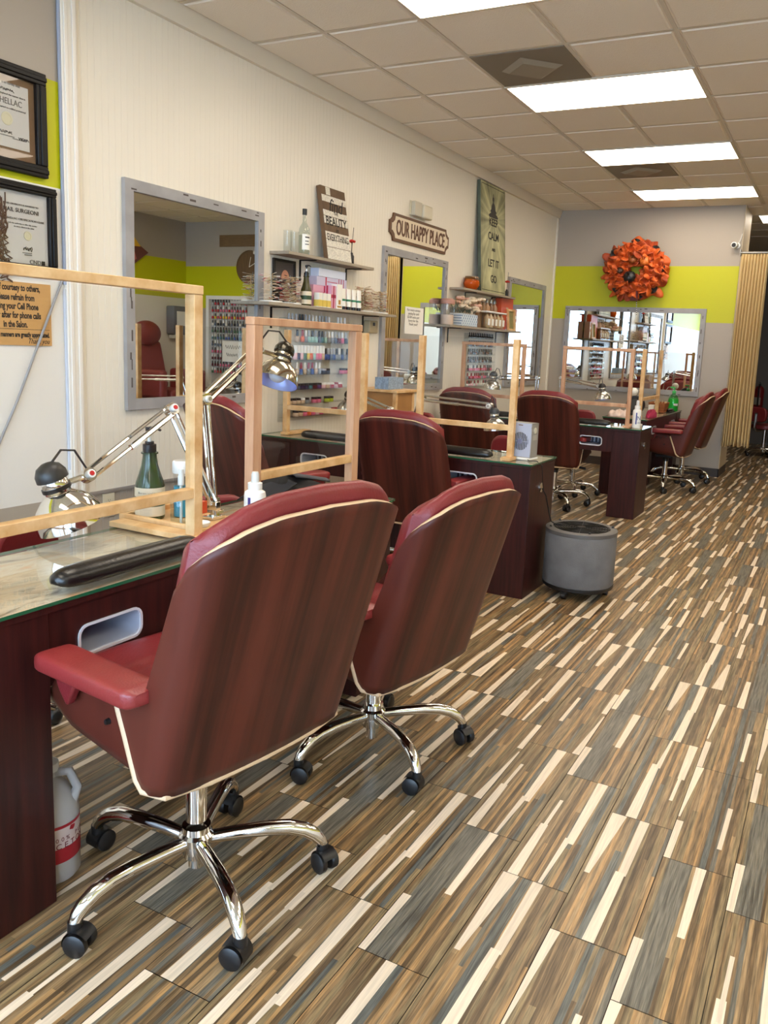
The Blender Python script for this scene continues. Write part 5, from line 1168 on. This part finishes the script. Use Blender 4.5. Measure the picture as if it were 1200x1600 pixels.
m = M(); m.box(-w2+.005, w2-.005, .02, .024, .006, hh-.006); m.make('cavity_shade_sheet', mat('fan_inner_shade', (14, 14, 18), .7), t, smooth=0)  # dark sheet added behind the bars, stands in for shade inside the fan
m = M(); m.lathe([(0.0, 0), (.014, 0), (.014, .03), (0, .03)], n=16); m.xf(Matrix.Translation((0, .0, .092)) @ Matrix.Rotation(pi/2, 4, 'X')); m.make('motor', 'black', t)
for k in range(5):
    a = k*2*pi/5; m = M(); m.grid(lambda u, v: Vector(((.013+.034*v)*cos(a+.9*u-.2*v), -.012+.012*u, .092+(.013+.034*v)*sin(a+.9*u-.2*v))), 5, 4); m.make('blade', mat('dark_fan_blade', (24, 25, 32), .5), t, smooth=60)
m = M(); m.box(-.014, .014, -d2-.0006, -d2+.001, hh-.014, hh-.009); m.make('badge', mat('bronze_badge', (120, 92, 60), .4, .5), t, smooth=0)
m = M(); m.lathe([(0, 0), (.017, 0), (.017, .005), (0, .005)], n=20); m.xf(Matrix.Translation((w2, 0, .155)) @ Matrix.Rotation(pi/2, 4, 'Y')); m.make('speed_dial', mat('cream_dial', (206, 202, 184), .4), t)
m = M(); m.box(w2, w2+.001, -.02, .03, .10, .13); m.make('rating_plate', mat('pale_plate', (176, 172, 160), .5), t, smooth=0)
m = M(); m.box(-.072, .072, -.062, .055, 0, .012); o = m.make('fan_stand', 'white', None, bevel=.003); o.location = (1.787, -.905, ZTOP); o.rotation_euler.z = R(-6); tag(o, 'flat white stand lying under the small grey fan', 'stand')
m = M(); m.tube([(1.835, -.955, ZTOP+.006), (1.86, -1.0, ZTOP+.004), (1.9, -.98, ZTOP+.004), (1.925, -.96, ZTOP-.02), (1.93, -.94, .66), (1.93, -.915, .61)], .003, 6); tag(m.make('power_cord', 'black'), 'thin black cord running from the grey fan over the desk edge', 'cord')
# purifier
t = thing('air_purifier', 'round dusty grey air purifier on casters beside the fan desk', 'air purifier', (2.135, -.79, 0))
felt = mat('dusty_grey_felt', (112, 110, 110), .85, noise=.22, nscale=9, dark=.72, bump=.2, bscale=200)
PR = .205
lathe_part('drum', [(PR*.985, .075), (PR, .08), (PR, .375), (PR*.985, .38)], (0, 0, 0), felt, t, 56)
lathe_part('base', [(0, .045), (PR*.9, .045), (PR*1.0, .058), (PR*1.01, .075), (0, .076)], (0, 0, 0), 'black', t, 56)
m = M(); m.lathe([(PR*.80, .386), (PR*.80, .395), (PR*.93, .398), (PR*1.005, .390), (PR*1.01, .372), (PR*1.0, .37)], n=56); m.make('top_rim', mat('dark_grey_rim', (84, 80, 78), .5), t)
lathe_part('well', [(0, .372), (PR*.82, .372), (PR*.82, .392)], (0, 0, 0), 'black', t, 40)
m = M()
for k in range(9):
    r = PR*(.16+.073*k); m.tube([(r*cos(2*pi*q/48), r*sin(2*pi*q/48), .394) for q in range(49)], .0024, 6, caps=False)
for k in range(4):
    a = k*pi/4+.2; m.tube([(PR*.8*cos(a), PR*.8*sin(a), .3945), (-PR*.8*cos(a), -PR*.8*sin(a), .3945)], .0022, 6)
m.lathe([(0, .392), (PR*.14, .392), (PR*.12, .398), (0, .399)], n=24); m.make('wire_grille', 'iron', t)
for k, a in enumerate((20, 140, 260)):
    m = M(); x, y = PR*.80*cos(R(a)), PR*.80*sin(R(a)); m.tube([(x-.014, y, .02), (x+.014, y, .02)], .02, 16); m.box(x-.018, x+.018, y-.012, y+.012, .025, .05); m.make('caster', 'black', t, bevel=.002)
for k, a in enumerate((150, 215, 300, 30)):
    m = M(); x, y = PR*.9*cos(R(a)), PR*.9*sin(R(a)); m.ball((x, y, .40), .008, 8, 6); m.make('rim_screw', 'black', t)
m = M(); m.tube([(1.922, -.915, .615), (1.94, -.89, .57), (1.955, -.86, .47), (1.965, -.84, .415), (1.985, -.83, .402), (2.02, -.82, .401)], .004, 6); tag(m.make('power_cord', 'black'), 'thin black cord from the desk grommet down to the round air purifier', 'cord')
# supply stand by the wall
t = thing('supply_stand', 'brown wooden stand by the wall carrying a blue tissue box', 'stand', (.02, .08, 0))
for x, y in ((.03, .03), (.35, .03), (.03, .30), (.35, .30)):
    m = M(); m.box(x-.015, x+.015, y-.015, y+.015, 0, 1.02); m.make('leg', 'pine', t, bevel=.002)
m = M(); m.box(0, .38, 0, .33, 1.02, 1.04); m.make('top', 'pine', t, bevel=.002)
m = M(); m.box(.02, .36, .02, .31, .70, 1.02); m.make('cabinet', mat('tan_cabinet', (176, 128, 76), .5, noise=.2, nscale=8, dark=.85), t, bevel=.002)
carton('blue and white patterned tissue box on the brown stand by the wall', .24, .24, 1.041, .12, .24, .09, mat('blue_tissue_box', (150, 172, 196), .6, noise=.08, nscale=70, dark=.72), [], None, 'tissue_box', 'tissue box')

# ================================================================== THIRD DESK AND FAR DESK
D3 = ZTOP
lot = spray_bottle('white lotion bottle with a blue label on the corner of the third desk', (1.852, 1.71, D3), .235, .036, mat('blue_label_print', (44, 60, 140), .5), 'N')
def towel(label, loc, rgb, sx, sy, h, seed, folds=5, rz=0):
    m = M(); rnd = random.Random(seed); ph = [rnd.random()*6 for _ in range(6)]
    def f(u, v):
        th = 2*pi*u; k = v; rr = (1-k**2.5)**.5 if k < 1 else 0
        x = sx*rr*cos(th)*(1+.08*sin(3*th+ph[0])); y = sy*rr*sin(th)*(1+.08*sin(4*th+ph[1])); z = h*k*(.75+.25*sin(folds*x/sx*2+ph[2]))+.15*h*sin(folds*2*th+ph[3])*k*rr
        return Vector((x, y, max(.0005, z)))
    m.grid(f, 48, 14); o = m.make('towel', mat('towel_cloth', rgb, .9, noise=.2, nscale=20, dark=.8, bump=.3, bscale=200), None, smooth=80); o.location = loc; o.rotation_euler.z = rz; tag(o, label, 'towel'); return o
towel('crumpled pinkish white towel at the near end of the farthest desk', (1.42, 2.86, ZTOP), (226, 204, 194), .11, .13, .075, 3)
towel('folded magenta pink towel at the front edge of the farthest desk', (1.70, 3.07, ZTOP), (176, 44, 84), .044, .17, .085, 4, 7)
o = M().box(-.03, .03, -.07, .07, 0, .02).make('nail_file_box', 'white', None, bevel=.004); o.location = (1.83, 1.86, D3); tag(o, 'low white block right behind the white lotion bottle', 'nail buffer')
o = M().box(-.05, .05, -.04, .04, 0, .006).make('nail_file', 'white', None, bevel=.002); o.location = (1.72, 1.60, D3); o.rotation_euler.z = .4; tag(o, 'small white pad at the foot of the orange framed screen', 'nail buffer')
t = thing('electric_nail_drill', 'black nail drill unit with round vents on the farthest desk', 'nail drill', (1.50, 3.22, ZTOP))
m = M(); m.lathe([(0, 0), (.09, 0), (.095, .01), (.095, .055), (.09, .065), (0, .066)], n=30); m.xf(Matrix.Translation((0, 0, .105)) @ Matrix.Rotation(pi/2, 4, 'X') @ Matrix.Translation((0, 0, -.03))); m.make('drum_body', 'black', t)
m = M(); m.lathe([(.025, 0), (.06, 0), (.06, .006), (.025, .006)], n=30); m.xf(Matrix.Translation((0, -.045, .105)) @ Matrix.Rotation(pi/2, 4, 'X')); m.make('vent_ring', mat('olive_black', (62, 60, 50), .4), t)
m = M(); m.box(-.06, .06, -.06, .06, 0, .02); m.make('foot', 'black', t, bevel=.004)
t = thing('wicker_basket', 'small orange brown wicker basket holding cream papers on the farthest desk', 'basket', (1.60, 3.93, ZTOP))
wk = mat('orange_wicker', (176, 104, 54), .7, noise=.25, nscale=60, dark=.6)
m = M(); m.grid(lambda u, v: Vector(((.075+.012*v)*(1 if True else 1)*max(-1, min(1, 1.4*cos(2*pi*u))), (.11+.015*v)*max(-1, min(1, 1.4*sin(2*pi*u))), .10*v)), 48, 6); m.box(-.075, .075, -.11, .11, 0, .004); o = m.make('weave', wk, t, smooth=0)
for z in (.01, .035, .06, .085, .102):
    m = M(); k = z/.1; m.tube([((.076+.012*k)*max(-1, min(1, 1.4*cos(2*pi*u/40))), (.111+.015*k)*max(-1, min(1, 1.4*sin(2*pi*u/40))), z) for u in range(41)], .006, 6, caps=False); m.make('wicker_band', wk, t)
for k in range(4):
    m = M(); m.box(-.002, .002, -.08, .08, 0, .09); o = m.make('paper_card', mat('cream_card', (226, 206, 160), .6), None, smooth=0); o.location = (1.565+.024*k, 3.98, ZTOP+.03); o.rotation_euler = (.25-.1*k, .15*(k-1), .1*k); tag(o, '%s cream card from the wall sticking out of the wicker basket' % ORD[k], 'card', 'cards in the basket')
carton('white napkin box between the magenta towel and the wicker basket', 1.57, 3.72, ZTOP, .06, .09, .085, wht, [], None, 'napkin_box')
t = thing('soap_bottle', 'translucent green pump bottle at the far end of the farthest desk', 'bottle', (1.69, 4.28, ZTOP))
gr2 = clear('green_bottle_plastic', (.42, .86, .50), 1.4, .1, 1.0)
lathe_part('bottle', [(0, 0), (.055, 0), (.06, .01), (.06, .12), (.045, .17), (.02, .19), (.018, .21), (0, .21)], (0, 0, 0), gr2, t); lathe_part('soap', [(0, .005), (.054, .005), (.056, .115), (.05, .14), (0, .14)], (0, 0, 0), mat('green_soap', (84, 184, 104), .3), t); m = M(); m.lathe([(0, .205), (.022, .205), (.022, .225), (.006, .228), (.006, .26), (0, .26)], n=16); m.box(-.045, .01, -.008, .008, .258, .272); m.make('pump', mat('green_pump', (60, 190, 90), .3), t, bevel=.002)
m = M(); m.tube([(.0612*cos(R(-75)+.02*i), .0612*sin(R(-75)+.02*i), .075+.014*sin(i*.9)) for i in range(44)], .002, 5); m.make('script_print', 'white', t)
t = thing('wrist_pad', 'black rounded hand rest in front of the green pump bottle', 'hand rest', (1.70, 4.08, ZTOP)); m = M(); m.ball((0, 0, .022), (.035, .11, .022), 20, 10); m.make('pad', 'vinyl', t); m = M(); m.box(-.034, .034, -.1, .1, 0.0005, .012); m.make('base', 'black', t, bevel=.003)
t = thing('uv_nail_lamp', 'white nail lamp on the third desk behind a salon chair', 'nail lamp', (1.03, 1.76, D3)); m = M(); m.box(-.10, .10, -.07, .07, 0.0005, .06); m.make('housing', 'white', t, bevel=.014, seg=3); m = M(); m.box(-.07, .07, -.0715, -.06, .012, .04); m.make('hand_slot', 'black', t, smooth=0)
t = thing('phone_charger', 'black charger block with a white cable on the third desk', 'charger', (.94, 1.84, D3)); m = M(); m.box(-.03, .03, -.02, .02, 0.0005, .075); m.make('block', 'black', t, bevel=.004); m = M(); m.tube([(.02, 0, .07), (.06, .02, .14), (.12, .03, .15), (.15, .04, .09), (.16, .04, .03)], .004, 6); m.make('cable', 'white', t)
for k, (y, s) in enumerate(((3.30, 'lowest'), (3.30, 'middle'), (3.30, 'topmost'))):
    o = M().ball((0, 0, .045), (.045, .045, .043), 16, 10).make('sponge_ball', 'white'); o.location = (1.40, 3.55, ZTOP+.0005+.088*k); tag(o, '%s white ball of the small stack left of the edge on screen' % s, 'sponge ball', 'white balls')

# ================================================================== BACK WALL: WREATH, CAMERA, CURTAIN
t = thing('autumn_wreath', 'orange mesh wreath with little pumpkins over the wide mirror', 'wreath', (1.045, 4.665, 2.378))
om = mat('orange_deco_mesh', (228, 104, 40), .55, noise=.3, nscale=30, stretch=(1, 6, 1), dark=.72); om2 = mat('burnt_orange_mesh', (190, 78, 34), .55, noise=.3, nscale=34, dark=.6); bn = mat('black_netting', (40, 38, 34), .7); br_ = mat('maroon_ribbon', (112, 52, 50), .6)
m = M(); m.tube([(.22*cos(2*pi*k/48), .0, .22*sin(2*pi*k/48)) for k in range(49)], .045, 10, caps=False); m.make('ring', om2, t)
rnd = random.Random(31)
def ruffle(c, nrm, r, seed, mt, open_=.9):
    q = random.Random(seed); ph = q.random()*6; n = q.choice([3, 4, 5]); m = M(); rot = Vector((0, 0, 1)).rotation_difference(nrm).to_matrix().to_4x4()
    def f(u, v):
        th = 2*pi*u; rr = r*v*(1+.22*sin(n*th+ph)*v); return Vector((rr*cos(th), rr*sin(th)*.8, r*open_*(v**.7)*.75+r*.34*v*sin(n*th+ph*2)-r*.1))
    m.grid(f, 30, 7); m.xf(Matrix.Translation(c) @ rot); o = m.make('ribbon_ruffle', mt, t, smooth=80); s = o.modifiers.new('thickness', 'SOLIDIFY'); s.thickness = .003
for k in range(51):
    ly = k % 3; a = (k//3)*2*pi/17+.9*ly+rnd.uniform(-.1, .1); rr = (.165, .235, .30)[ly]+rnd.uniform(-.02, .02)
    q = (-.5, .25, .95)[ly]; d = Vector((cos(a)*q+rnd.uniform(-.3, .3), -1, sin(a)*q+rnd.uniform(-.3, .3))).normalized()
    ruffle(Vector((rr*cos(a), (-.035, -.06, -.025)[ly], rr*sin(a))), d, rnd.uniform(.085, .115), k, om if rnd.random() < .74 else om2, .5)
for k in range(8):
    a = k*2*pi/8+rnd.uniform(-.2, .2); c = Vector((.27*cos(a), -.03, .27*sin(a))); m = M(); d = Vector((cos(a), -.15, sin(a))); s = Vector((-sin(a), 0, cos(a))); L = rnd.uniform(.07, .105)
    for sg in (-1, 1): m.grid(lambda u, v: c+d*(L*v*(1-.35*u*u))+s*sg*(.01+.035*v+.01*sin(9*v))*(u*1.1)+Vector((0, -.014*sin(5*u+k)*v, 0)), 8, 8)
    m.make('netting_bow', bn, t, smooth=60)
m = M(); m.tube([(0, .03, .22), (0, .104, .25)], .006, 6); m.make('hanger', 'steel', t)
def pumpkin(c, r, mt):
    m = M(); m.grid(lambda u, v: Vector((r*sin(pi*v)*cos(2*pi*u)*(1+.10*abs(cos(4*2*pi*u))), r*sin(pi*v)*sin(2*pi*u)*(1+.10*abs(cos(4*2*pi*u))), -.82*r*cos(pi*v))), 48, 14); m.xf(Matrix.Translation(c) @ Matrix.Rotation(R(62), 4, 'X')); o = m.make('pumpkin', mt, t, smooth=80)
    q = M(); q.tube([Vector(c)+Vector((0, -.5*r, .3*r)), Vector(c)+Vector((.1*r, -1.15*r, .55*r))], [.12*r, .08*r], 7); q.make('stalk', bn, o)
pumpkin((-.045, -.10, -.085), .068, 'black'); pumpkin((.12, -.09, .10), .058, mat('orange_pumpkin', (226, 120, 46), .45)); pumpkin((-.03, -.085, .115), .046, mat('brown_pumpkin', (150, 82, 36), .45)); pumpkin((-.17, -.085, -.01), .042, mat('brown_black_pumpkin', (70, 44, 28), .5))
m = M(); 
for k in range(5): m.tube([(.02+.01*k, -.05, -.25), (.0+.012*k, -.06, -.30), (-.02+.02*k, -.05, -.36)], [.018, .014, .012], 6)
m.make('ribbon_tail', br_, t)
for k in range(22): 
    m = M(); m.ball((.045+.001*k, -.052, -.27-.0125*k), .0058, 8, 6); m.make('bead', 'white' if k % 2 else 'black', t)
t = thing('security_camera', 'small white security camera high on the grey wall by the curtain', 'security camera', (2.13, YB, 2.66))
m = M(); m.cyl((.02, -.001, 0), (.02, -.02, 0), .03); m.make('mount', 'white', t); m = M(); m.tube([(.02, -.018, 0), (.0, -.05, .0)], .012); m.make('stalk', 'white', t); m = M(); m.tube([(.0, -.04, .0), (.0, -.05, .0), (-.01, -.10, -.004), (-.011, -.105, -.004)], [.024, .034, .034, .030], 20); m.make('body', 'white', t); m = M(); m.tube([(-.011, -.105, -.004), (-.0117, -.109, -.004)], .024, 16); m.make('lens', 'black', t); m = M(); m.tube([(.025, -.012, .02), (.045, -.004, .07), (.056, -.003, .13)], .004, 6); m.make('cable', 'white', t)
t = thing('curtain', 'tan pleated curtain gathered beside the grey wall', 'curtain', (0, 0, 0))
ct = mat('tan_curtain_cloth', (220, 192, 138), .85, noise=.2, nscale=40, stretch=(1, 1, .2), dark=.9, bump=.2, bscale=160)
m = M(); NP = 9
def cur(u, v):
    z = 2.56-2.165*v-.04*max(0, .35-u)*v-.012*sin(u*40)*v; x = 2.205+.29*u+.012*(v)*sin(7*u+2); a = .022+.026*v
    return Vector((x+.008*sin(NP*2*2*pi*u*.5+.8), 4.70+a*sin(NP*2*pi*u+.7*sin(3*v))+.01*sin(3*u+4*v), z))
m.grid(cur, 150, 30); o = m.make('cloth', ct, t, smooth=80); s = o.modifiers.new('thickness', 'SOLIDIFY'); s.thickness = .004
m = M(); m.tube([(2.2, 4.70, 2.575), (3.44, 4.70, 2.575)], .012, 10); m.make('rod', 'steel', t)
for k in range(8):
    m = M(); c = Vector((2.215+.037*k, 4.70, 2.575)); m.tube([c+Vector((0, .018*cos(2*pi*q/16), .018*sin(2*pi*q/16)-.004)) for q in range(17)], .003, 6, caps=False); m.make('ring', 'steel', t)
m = M(); m.box(2.196, 2.2, 4.66, 4.76, 2.54, 2.61); m.make('rod_bracket', 'steel', t)
# back room things
stool_copy((2.46, 7.5), 60, 'dark stool on casters in the dim back room right of the curtain', -.12)
stool_copy((2.95, 8.2), 10, 'second dark stool deeper in the back room at the right edge', -.1)
t = thing('fire_extinguisher', 'red fire extinguisher in the dim back room beside the curtain edge', 'fire extinguisher', (2.20, 9.02, .55))
lathe_part('cylinder', [(0, 0), (.07, 0), (.075, .01), (.075, .36), (.05, .41), (.02, .43), (0, .43)], (0, 0, 0), mat('extinguisher_red', (112, 18, 20), .35), t); m = M(); m.box(-.02, .02, -.05, .08, .43, .46); m.box(-.015, .015, -.02, .09, .47, .485); m.make('valve', 'black', t); m = M(); m.tube([(0, -.05, .45), (0, -.13, .40), (0, -.12, .2), (0, -.10, .1)], .012, 8); m.make('hose', 'black', t); wrap_label((0, 0, 0), .0755, .12, .24, R(-160), R(-60), mat('dull_label', (150, 144, 132), .6), t); m = M(); m.box(-.03, .03, .074, .2, .1, .3); m.make('bracket', 'steel', t)
t = thing('metal_cart', 'dark storage cart at the back of the dim back room', 'cart', (2.75, 8.7, 0))
for z in (.3, .62, .95):
    m = M(); m.box(-.25, .45, -.2, .2, z, z+.02); m.make('tray', mat('dark_grey_metal', (70, 72, 78), .5), t, bevel=.004)
for x, y in ((-.24, -.19), (.44, -.19), (-.24, .19), (.44, .19)):
    m = M(); m.cyl((x, y, 0.0), (x, y, 1.0), .012); m.make('post', 'steel', t)

# ================================================================== PEDICURE SIDE (seen in the mirrors)
MB_ = Matrix(((1, 0, 0, 0), (0, 0, -1, YB), (0, 1, 0, 0), (0, 0, 0, 1)))
t = thing('wooden_plaque', 'rough wooden plaque on the grey wall seen in the nearest mirror', 'sign'); m = M(); m.box(4.62, 5.42, 2.725, 2.90, .001, .02); m.xf(MB_); m.make('board', mat('rough_brown_wood', (130, 100, 64), .7, noise=.3, nscale=14, stretch=(1, 1, 6), dark=.6), t, smooth=0)
t = thing('wall_clock', 'round brown slatted clock on the lime band seen in the nearest mirror', 'clock')
m = M(); n0 = len(m.v); m.lathe([(0, 0), (.25, 0), (.25, .03), (.235, .034), (.23, .028), (0, .028)], n=40); m.xf(Matrix.Translation((4.83, YB-.001, 2.42)) @ Matrix.Rotation(pi/2, 4, 'X')); m.make('face', mat('brown_slats', (112, 84, 50), .6, noise=.3, nscale=10, stretch=(8, 1, 1), dark=.6), t)
m = M(); m.box(-.004, .004, 0, .15, 0, .003); m.xf(frame((4.83, YB-.032, 2.42), (1, 0, .2), (-.2, 0, 1))); m.make('hour_hand', 'paper', t, smooth=0); m = M(); m.box(-.004, .004, 0, .19, 0, .003); m.xf(frame((4.83, YB-.035, 2.42), (.5, 0, 1), (-1, 0, .5))); m.make('minute_hand', 'paper', t, smooth=0)
t = thing('polish_display', 'white framed wall display packed with polish bottles, seen in the nearest mirror', 'rack')
for a, b, c, d in ((4.50, 5.64, 1.93, 1.985), (4.50, 5.64, .56, .61), (4.50, 4.55, .61, 1.93), (5.585, 5.64, .61, 1.93)):
    m = M(); m.box(a, b, c, d, .001, .075); m.xf(MB_); m.make('frame', 'white', t, smooth=0)
m = M(); m.box(4.55, 5.585, .61, 1.93, .001, .006); m.xf(MB_); m.make('back_panel', mat('pale_grey_panel', (186, 186, 184), .5), t, smooth=0)
ZD = [1.845-.105*k for k in range(11)]
for z in ZD:
    m = M(); m.box(4.552, 5.583, z-.004, z, .006, .06); m.xf(MB_); m.make('ledge', 'clear', t, smooth=0)
rn = random.Random(77)
for i, z in enumerate(ZD):
    pool = [['white', 'red', 'silver', 'pink'], ['red', 'maroon', 'pink'], ['orange', 'red', 'yellow'], ['slate', 'white', 'black'], ['green', 'slate', 'black'], ['navy', 'blue', 'teal'], ['slate', 'silver', 'blue'], ['red', 'pink'], ['maroon', 'red'], ['maroon', 'purple', 'pink'], ['green', 'red', 'pink']][i]
    for k in range(13):
        put_polish(rn.choice(pool), rn.choice(['black', 'black', 'white']), 'bottle', (5.54-.055*k, YB-.034, z+.001), 'polish bottle, %s from the right on row %s of the white framed display' % (ORD[k], ['one', 'two', 'three', 'four', 'five', 'six', 'seven', 'eight', 'nine', 'ten', 'eleven'][i]), 'polishes in the white framed display')
t = thing('paper_notice', 'white handwritten card hung on the framed polish display', 'notice'); m = M(); m.box(4.86, 5.30, .98, 1.30, .078, .080); m.xf(MB_); m.make('card', 'paper', t, smooth=0); m = M()
for k, (x0, x1) in enumerate(((5.24, 4.94), (5.22, 5.0))):
    q = random.Random(k); m.tube([(x0+(x1-x0)*i/40, YB-.0806, 1.21-.12*k+.03*sin(i*1.05)*q.uniform(.4, 1.2)) for i in range(41)], .003, 5)
m.make('lettering', 'greyink', t, smooth=0)
for k, x in enumerate((4.62, 4.74)):
    m = M(); 
    for q in range(16): a = rn.random()*6; m.tube([(0, 0, .02+.016*q), (.07*cos(a), .07*sin(a), .022+.016*q)], .004, 5, mi=q % 3)
    m.cyl((0, 0, 0), (0, 0, .29), .006); m.lathe([(0, 0), (.06, 0), (.06, .006), (0, .006)], n=20); o = m.make('nail_swatch_stack', ['swbeige', 'swred', 'swblack']); o.location = (x, YB-.08-.02*k, 1.986); tag(o, '%s swatch stand on top of the framed polish display' % ('right' if k else 'left'), 'nail swatches', 'swatch stands on the display')
t = thing('towel_dispenser', 'grey paper towel dispenser on the white wall seen in the nearest mirror', 'towel dispenser'); MR = Matrix(((0, 0, -1, XR), (1, 0, 0, 0), (0, 1, 0, 0), (0, 0, 0, 1)))
m = M(); m.box(4.33, 4.66, 1.36, 1.80, .001, .16); m.xf(MR); m.make('housing', mat('slate_plastic', (96, 98, 102), .4), t, bevel=.02, seg=3); m = M(); m.box(4.40, 4.60, 1.50, 1.72, .16, .164); m.xf(MR); m.make('notice_sheet', 'paper', t, smooth=0); m = M(); m.box(4.36, 4.63, 1.30, 1.36, .03, .14); m.xf(MR); m.make('towel_slot', mat('pale_plastic', (196, 196, 192), .5), t, bevel=.01)
t = thing('canvas_print', 'diamond hung yellow and pink flower picture seen in the nearest mirror', 'canvas'); m = M(); m.prism([(3.36, 2.14), (3.95, 2.55), (3.36, 2.86), (2.8, 2.5)], Matrix.Translation((-.001, 0, 0)) @ MR, .03); m.make('stretcher', mat('warm_dark_print', (110, 60, 52), .5), t, smooth=0)
m = M(); m.prism([(3.36, 2.6), (3.8, 2.62), (3.62, 2.80), (3.36, 2.85), (3.0, 2.66)], Matrix.Translation((-.031, 0, 0)) @ MR, .001); m.make('yellow_petal', mat('yellow_petal_print', (230, 180, 50), .5), t, smooth=0); m = M(); m.prism([(3.3, 2.3), (3.5, 2.28), (3.72, 2.44), (3.66, 2.58), (3.36, 2.58)], Matrix.Translation((-.031, 0, 0)) @ MR, .001); m.make('pink_petal', mat('pink_petal_print', (196, 112, 104), .5), t, smooth=0)
def pedi(label, loc, rz):
    t = thing('pedicure_chair', label, 'pedicure chair', loc, rz, 'pedicure chairs'); lm = mat('brick_red_leather', (124, 52, 48), .4, bump=.1, bscale=150)
    m = M(); m.box(-.45, .35, -.33, .33, 0, .42); m.make('base', mat('dark_brown_base', (52, 34, 28), .5), t, bevel=.02)
    m = M(); m.box(-.35, .3, -.27, .27, .42, .58); m.make('seat', lm, t, bevel=.05, seg=4)
    m = M(); m.box(-.08, .08, -.29, .29, 0, .72); m.xf(Matrix.Translation((-.36, 0, .55)) @ Matrix.Rotation(R(-14), 4, 'Y')); m.make('backrest', lm, t, bevel=.06, seg=4)
    m = M(); m.ball((-.47, 0, 1.36), (.12, .27, .19), 24, 14); m.make('headrest', lm, t)
    for s in (-1, 1):
        m = M(); m.box(-.35, .28, s*.39-.07, s*.39+.07, .45, .86); m.make('arm', lm, t, bevel=.05, seg=4)
    m = M(); m.lathe([(.0, .10), (.2, .10), (.26, .36), (.30, .38), (.30, .40), (.24, .40), (.18, .14), (0, .14)], (.72, 0, 0), 28); m.box(.34, .72, -.3, .3, 0, .12); m.make('foot_bath', 'white', t)
    return t
p0 = pedi('red pedicure chair nearest the polish display, seen in the mirrors', (5.42, 3.70, 0), R(180))
dup(p0, (5.42, 2.2, 0), R(180), 'middle red pedicure chair along the right wall, seen in the mirrors'); dup(p0, (5.42, .7, 0), R(180), 'red pedicure chair farthest from the polish display, along the right wall')

# ================================================================== put every origin at its thing's base
bpy.context.view_layer.update()
KIDS = {}
for o in COL.objects:
    if o.parent: KIDS.setdefault(o.parent.name, []).append(o)
def descend(o):
    for c in KIDS.get(o.name, []):
        yield c
        yield from descend(c)
for o in list(COL.objects):
    if o.parent or o.get('kind') == 'structure' or o.type not in ('EMPTY', 'MESH') or o.location.length > 1e-6: continue
    pts = []
    for c in ([o] if o.type == 'MESH' else list(descend(o))):
        if c.type == 'MESH': pts += [c.matrix_world @ Vector(b) for b in c.bound_box]
    if not pts: continue
    lo = Vector([min(p[i] for p in pts) for i in range(3)]); hi = Vector([max(p[i] for p in pts) for i in range(3)])
    base = Vector(((lo.x+hi.x)/2, (lo.y+hi.y)/2, lo.z))
    if o.type == 'EMPTY':
        for c in KIDS.get(o.name, []): c.location -= base
    else:
        o.data.transform(Matrix.Translation(-base))
    o.location = base
#PART5
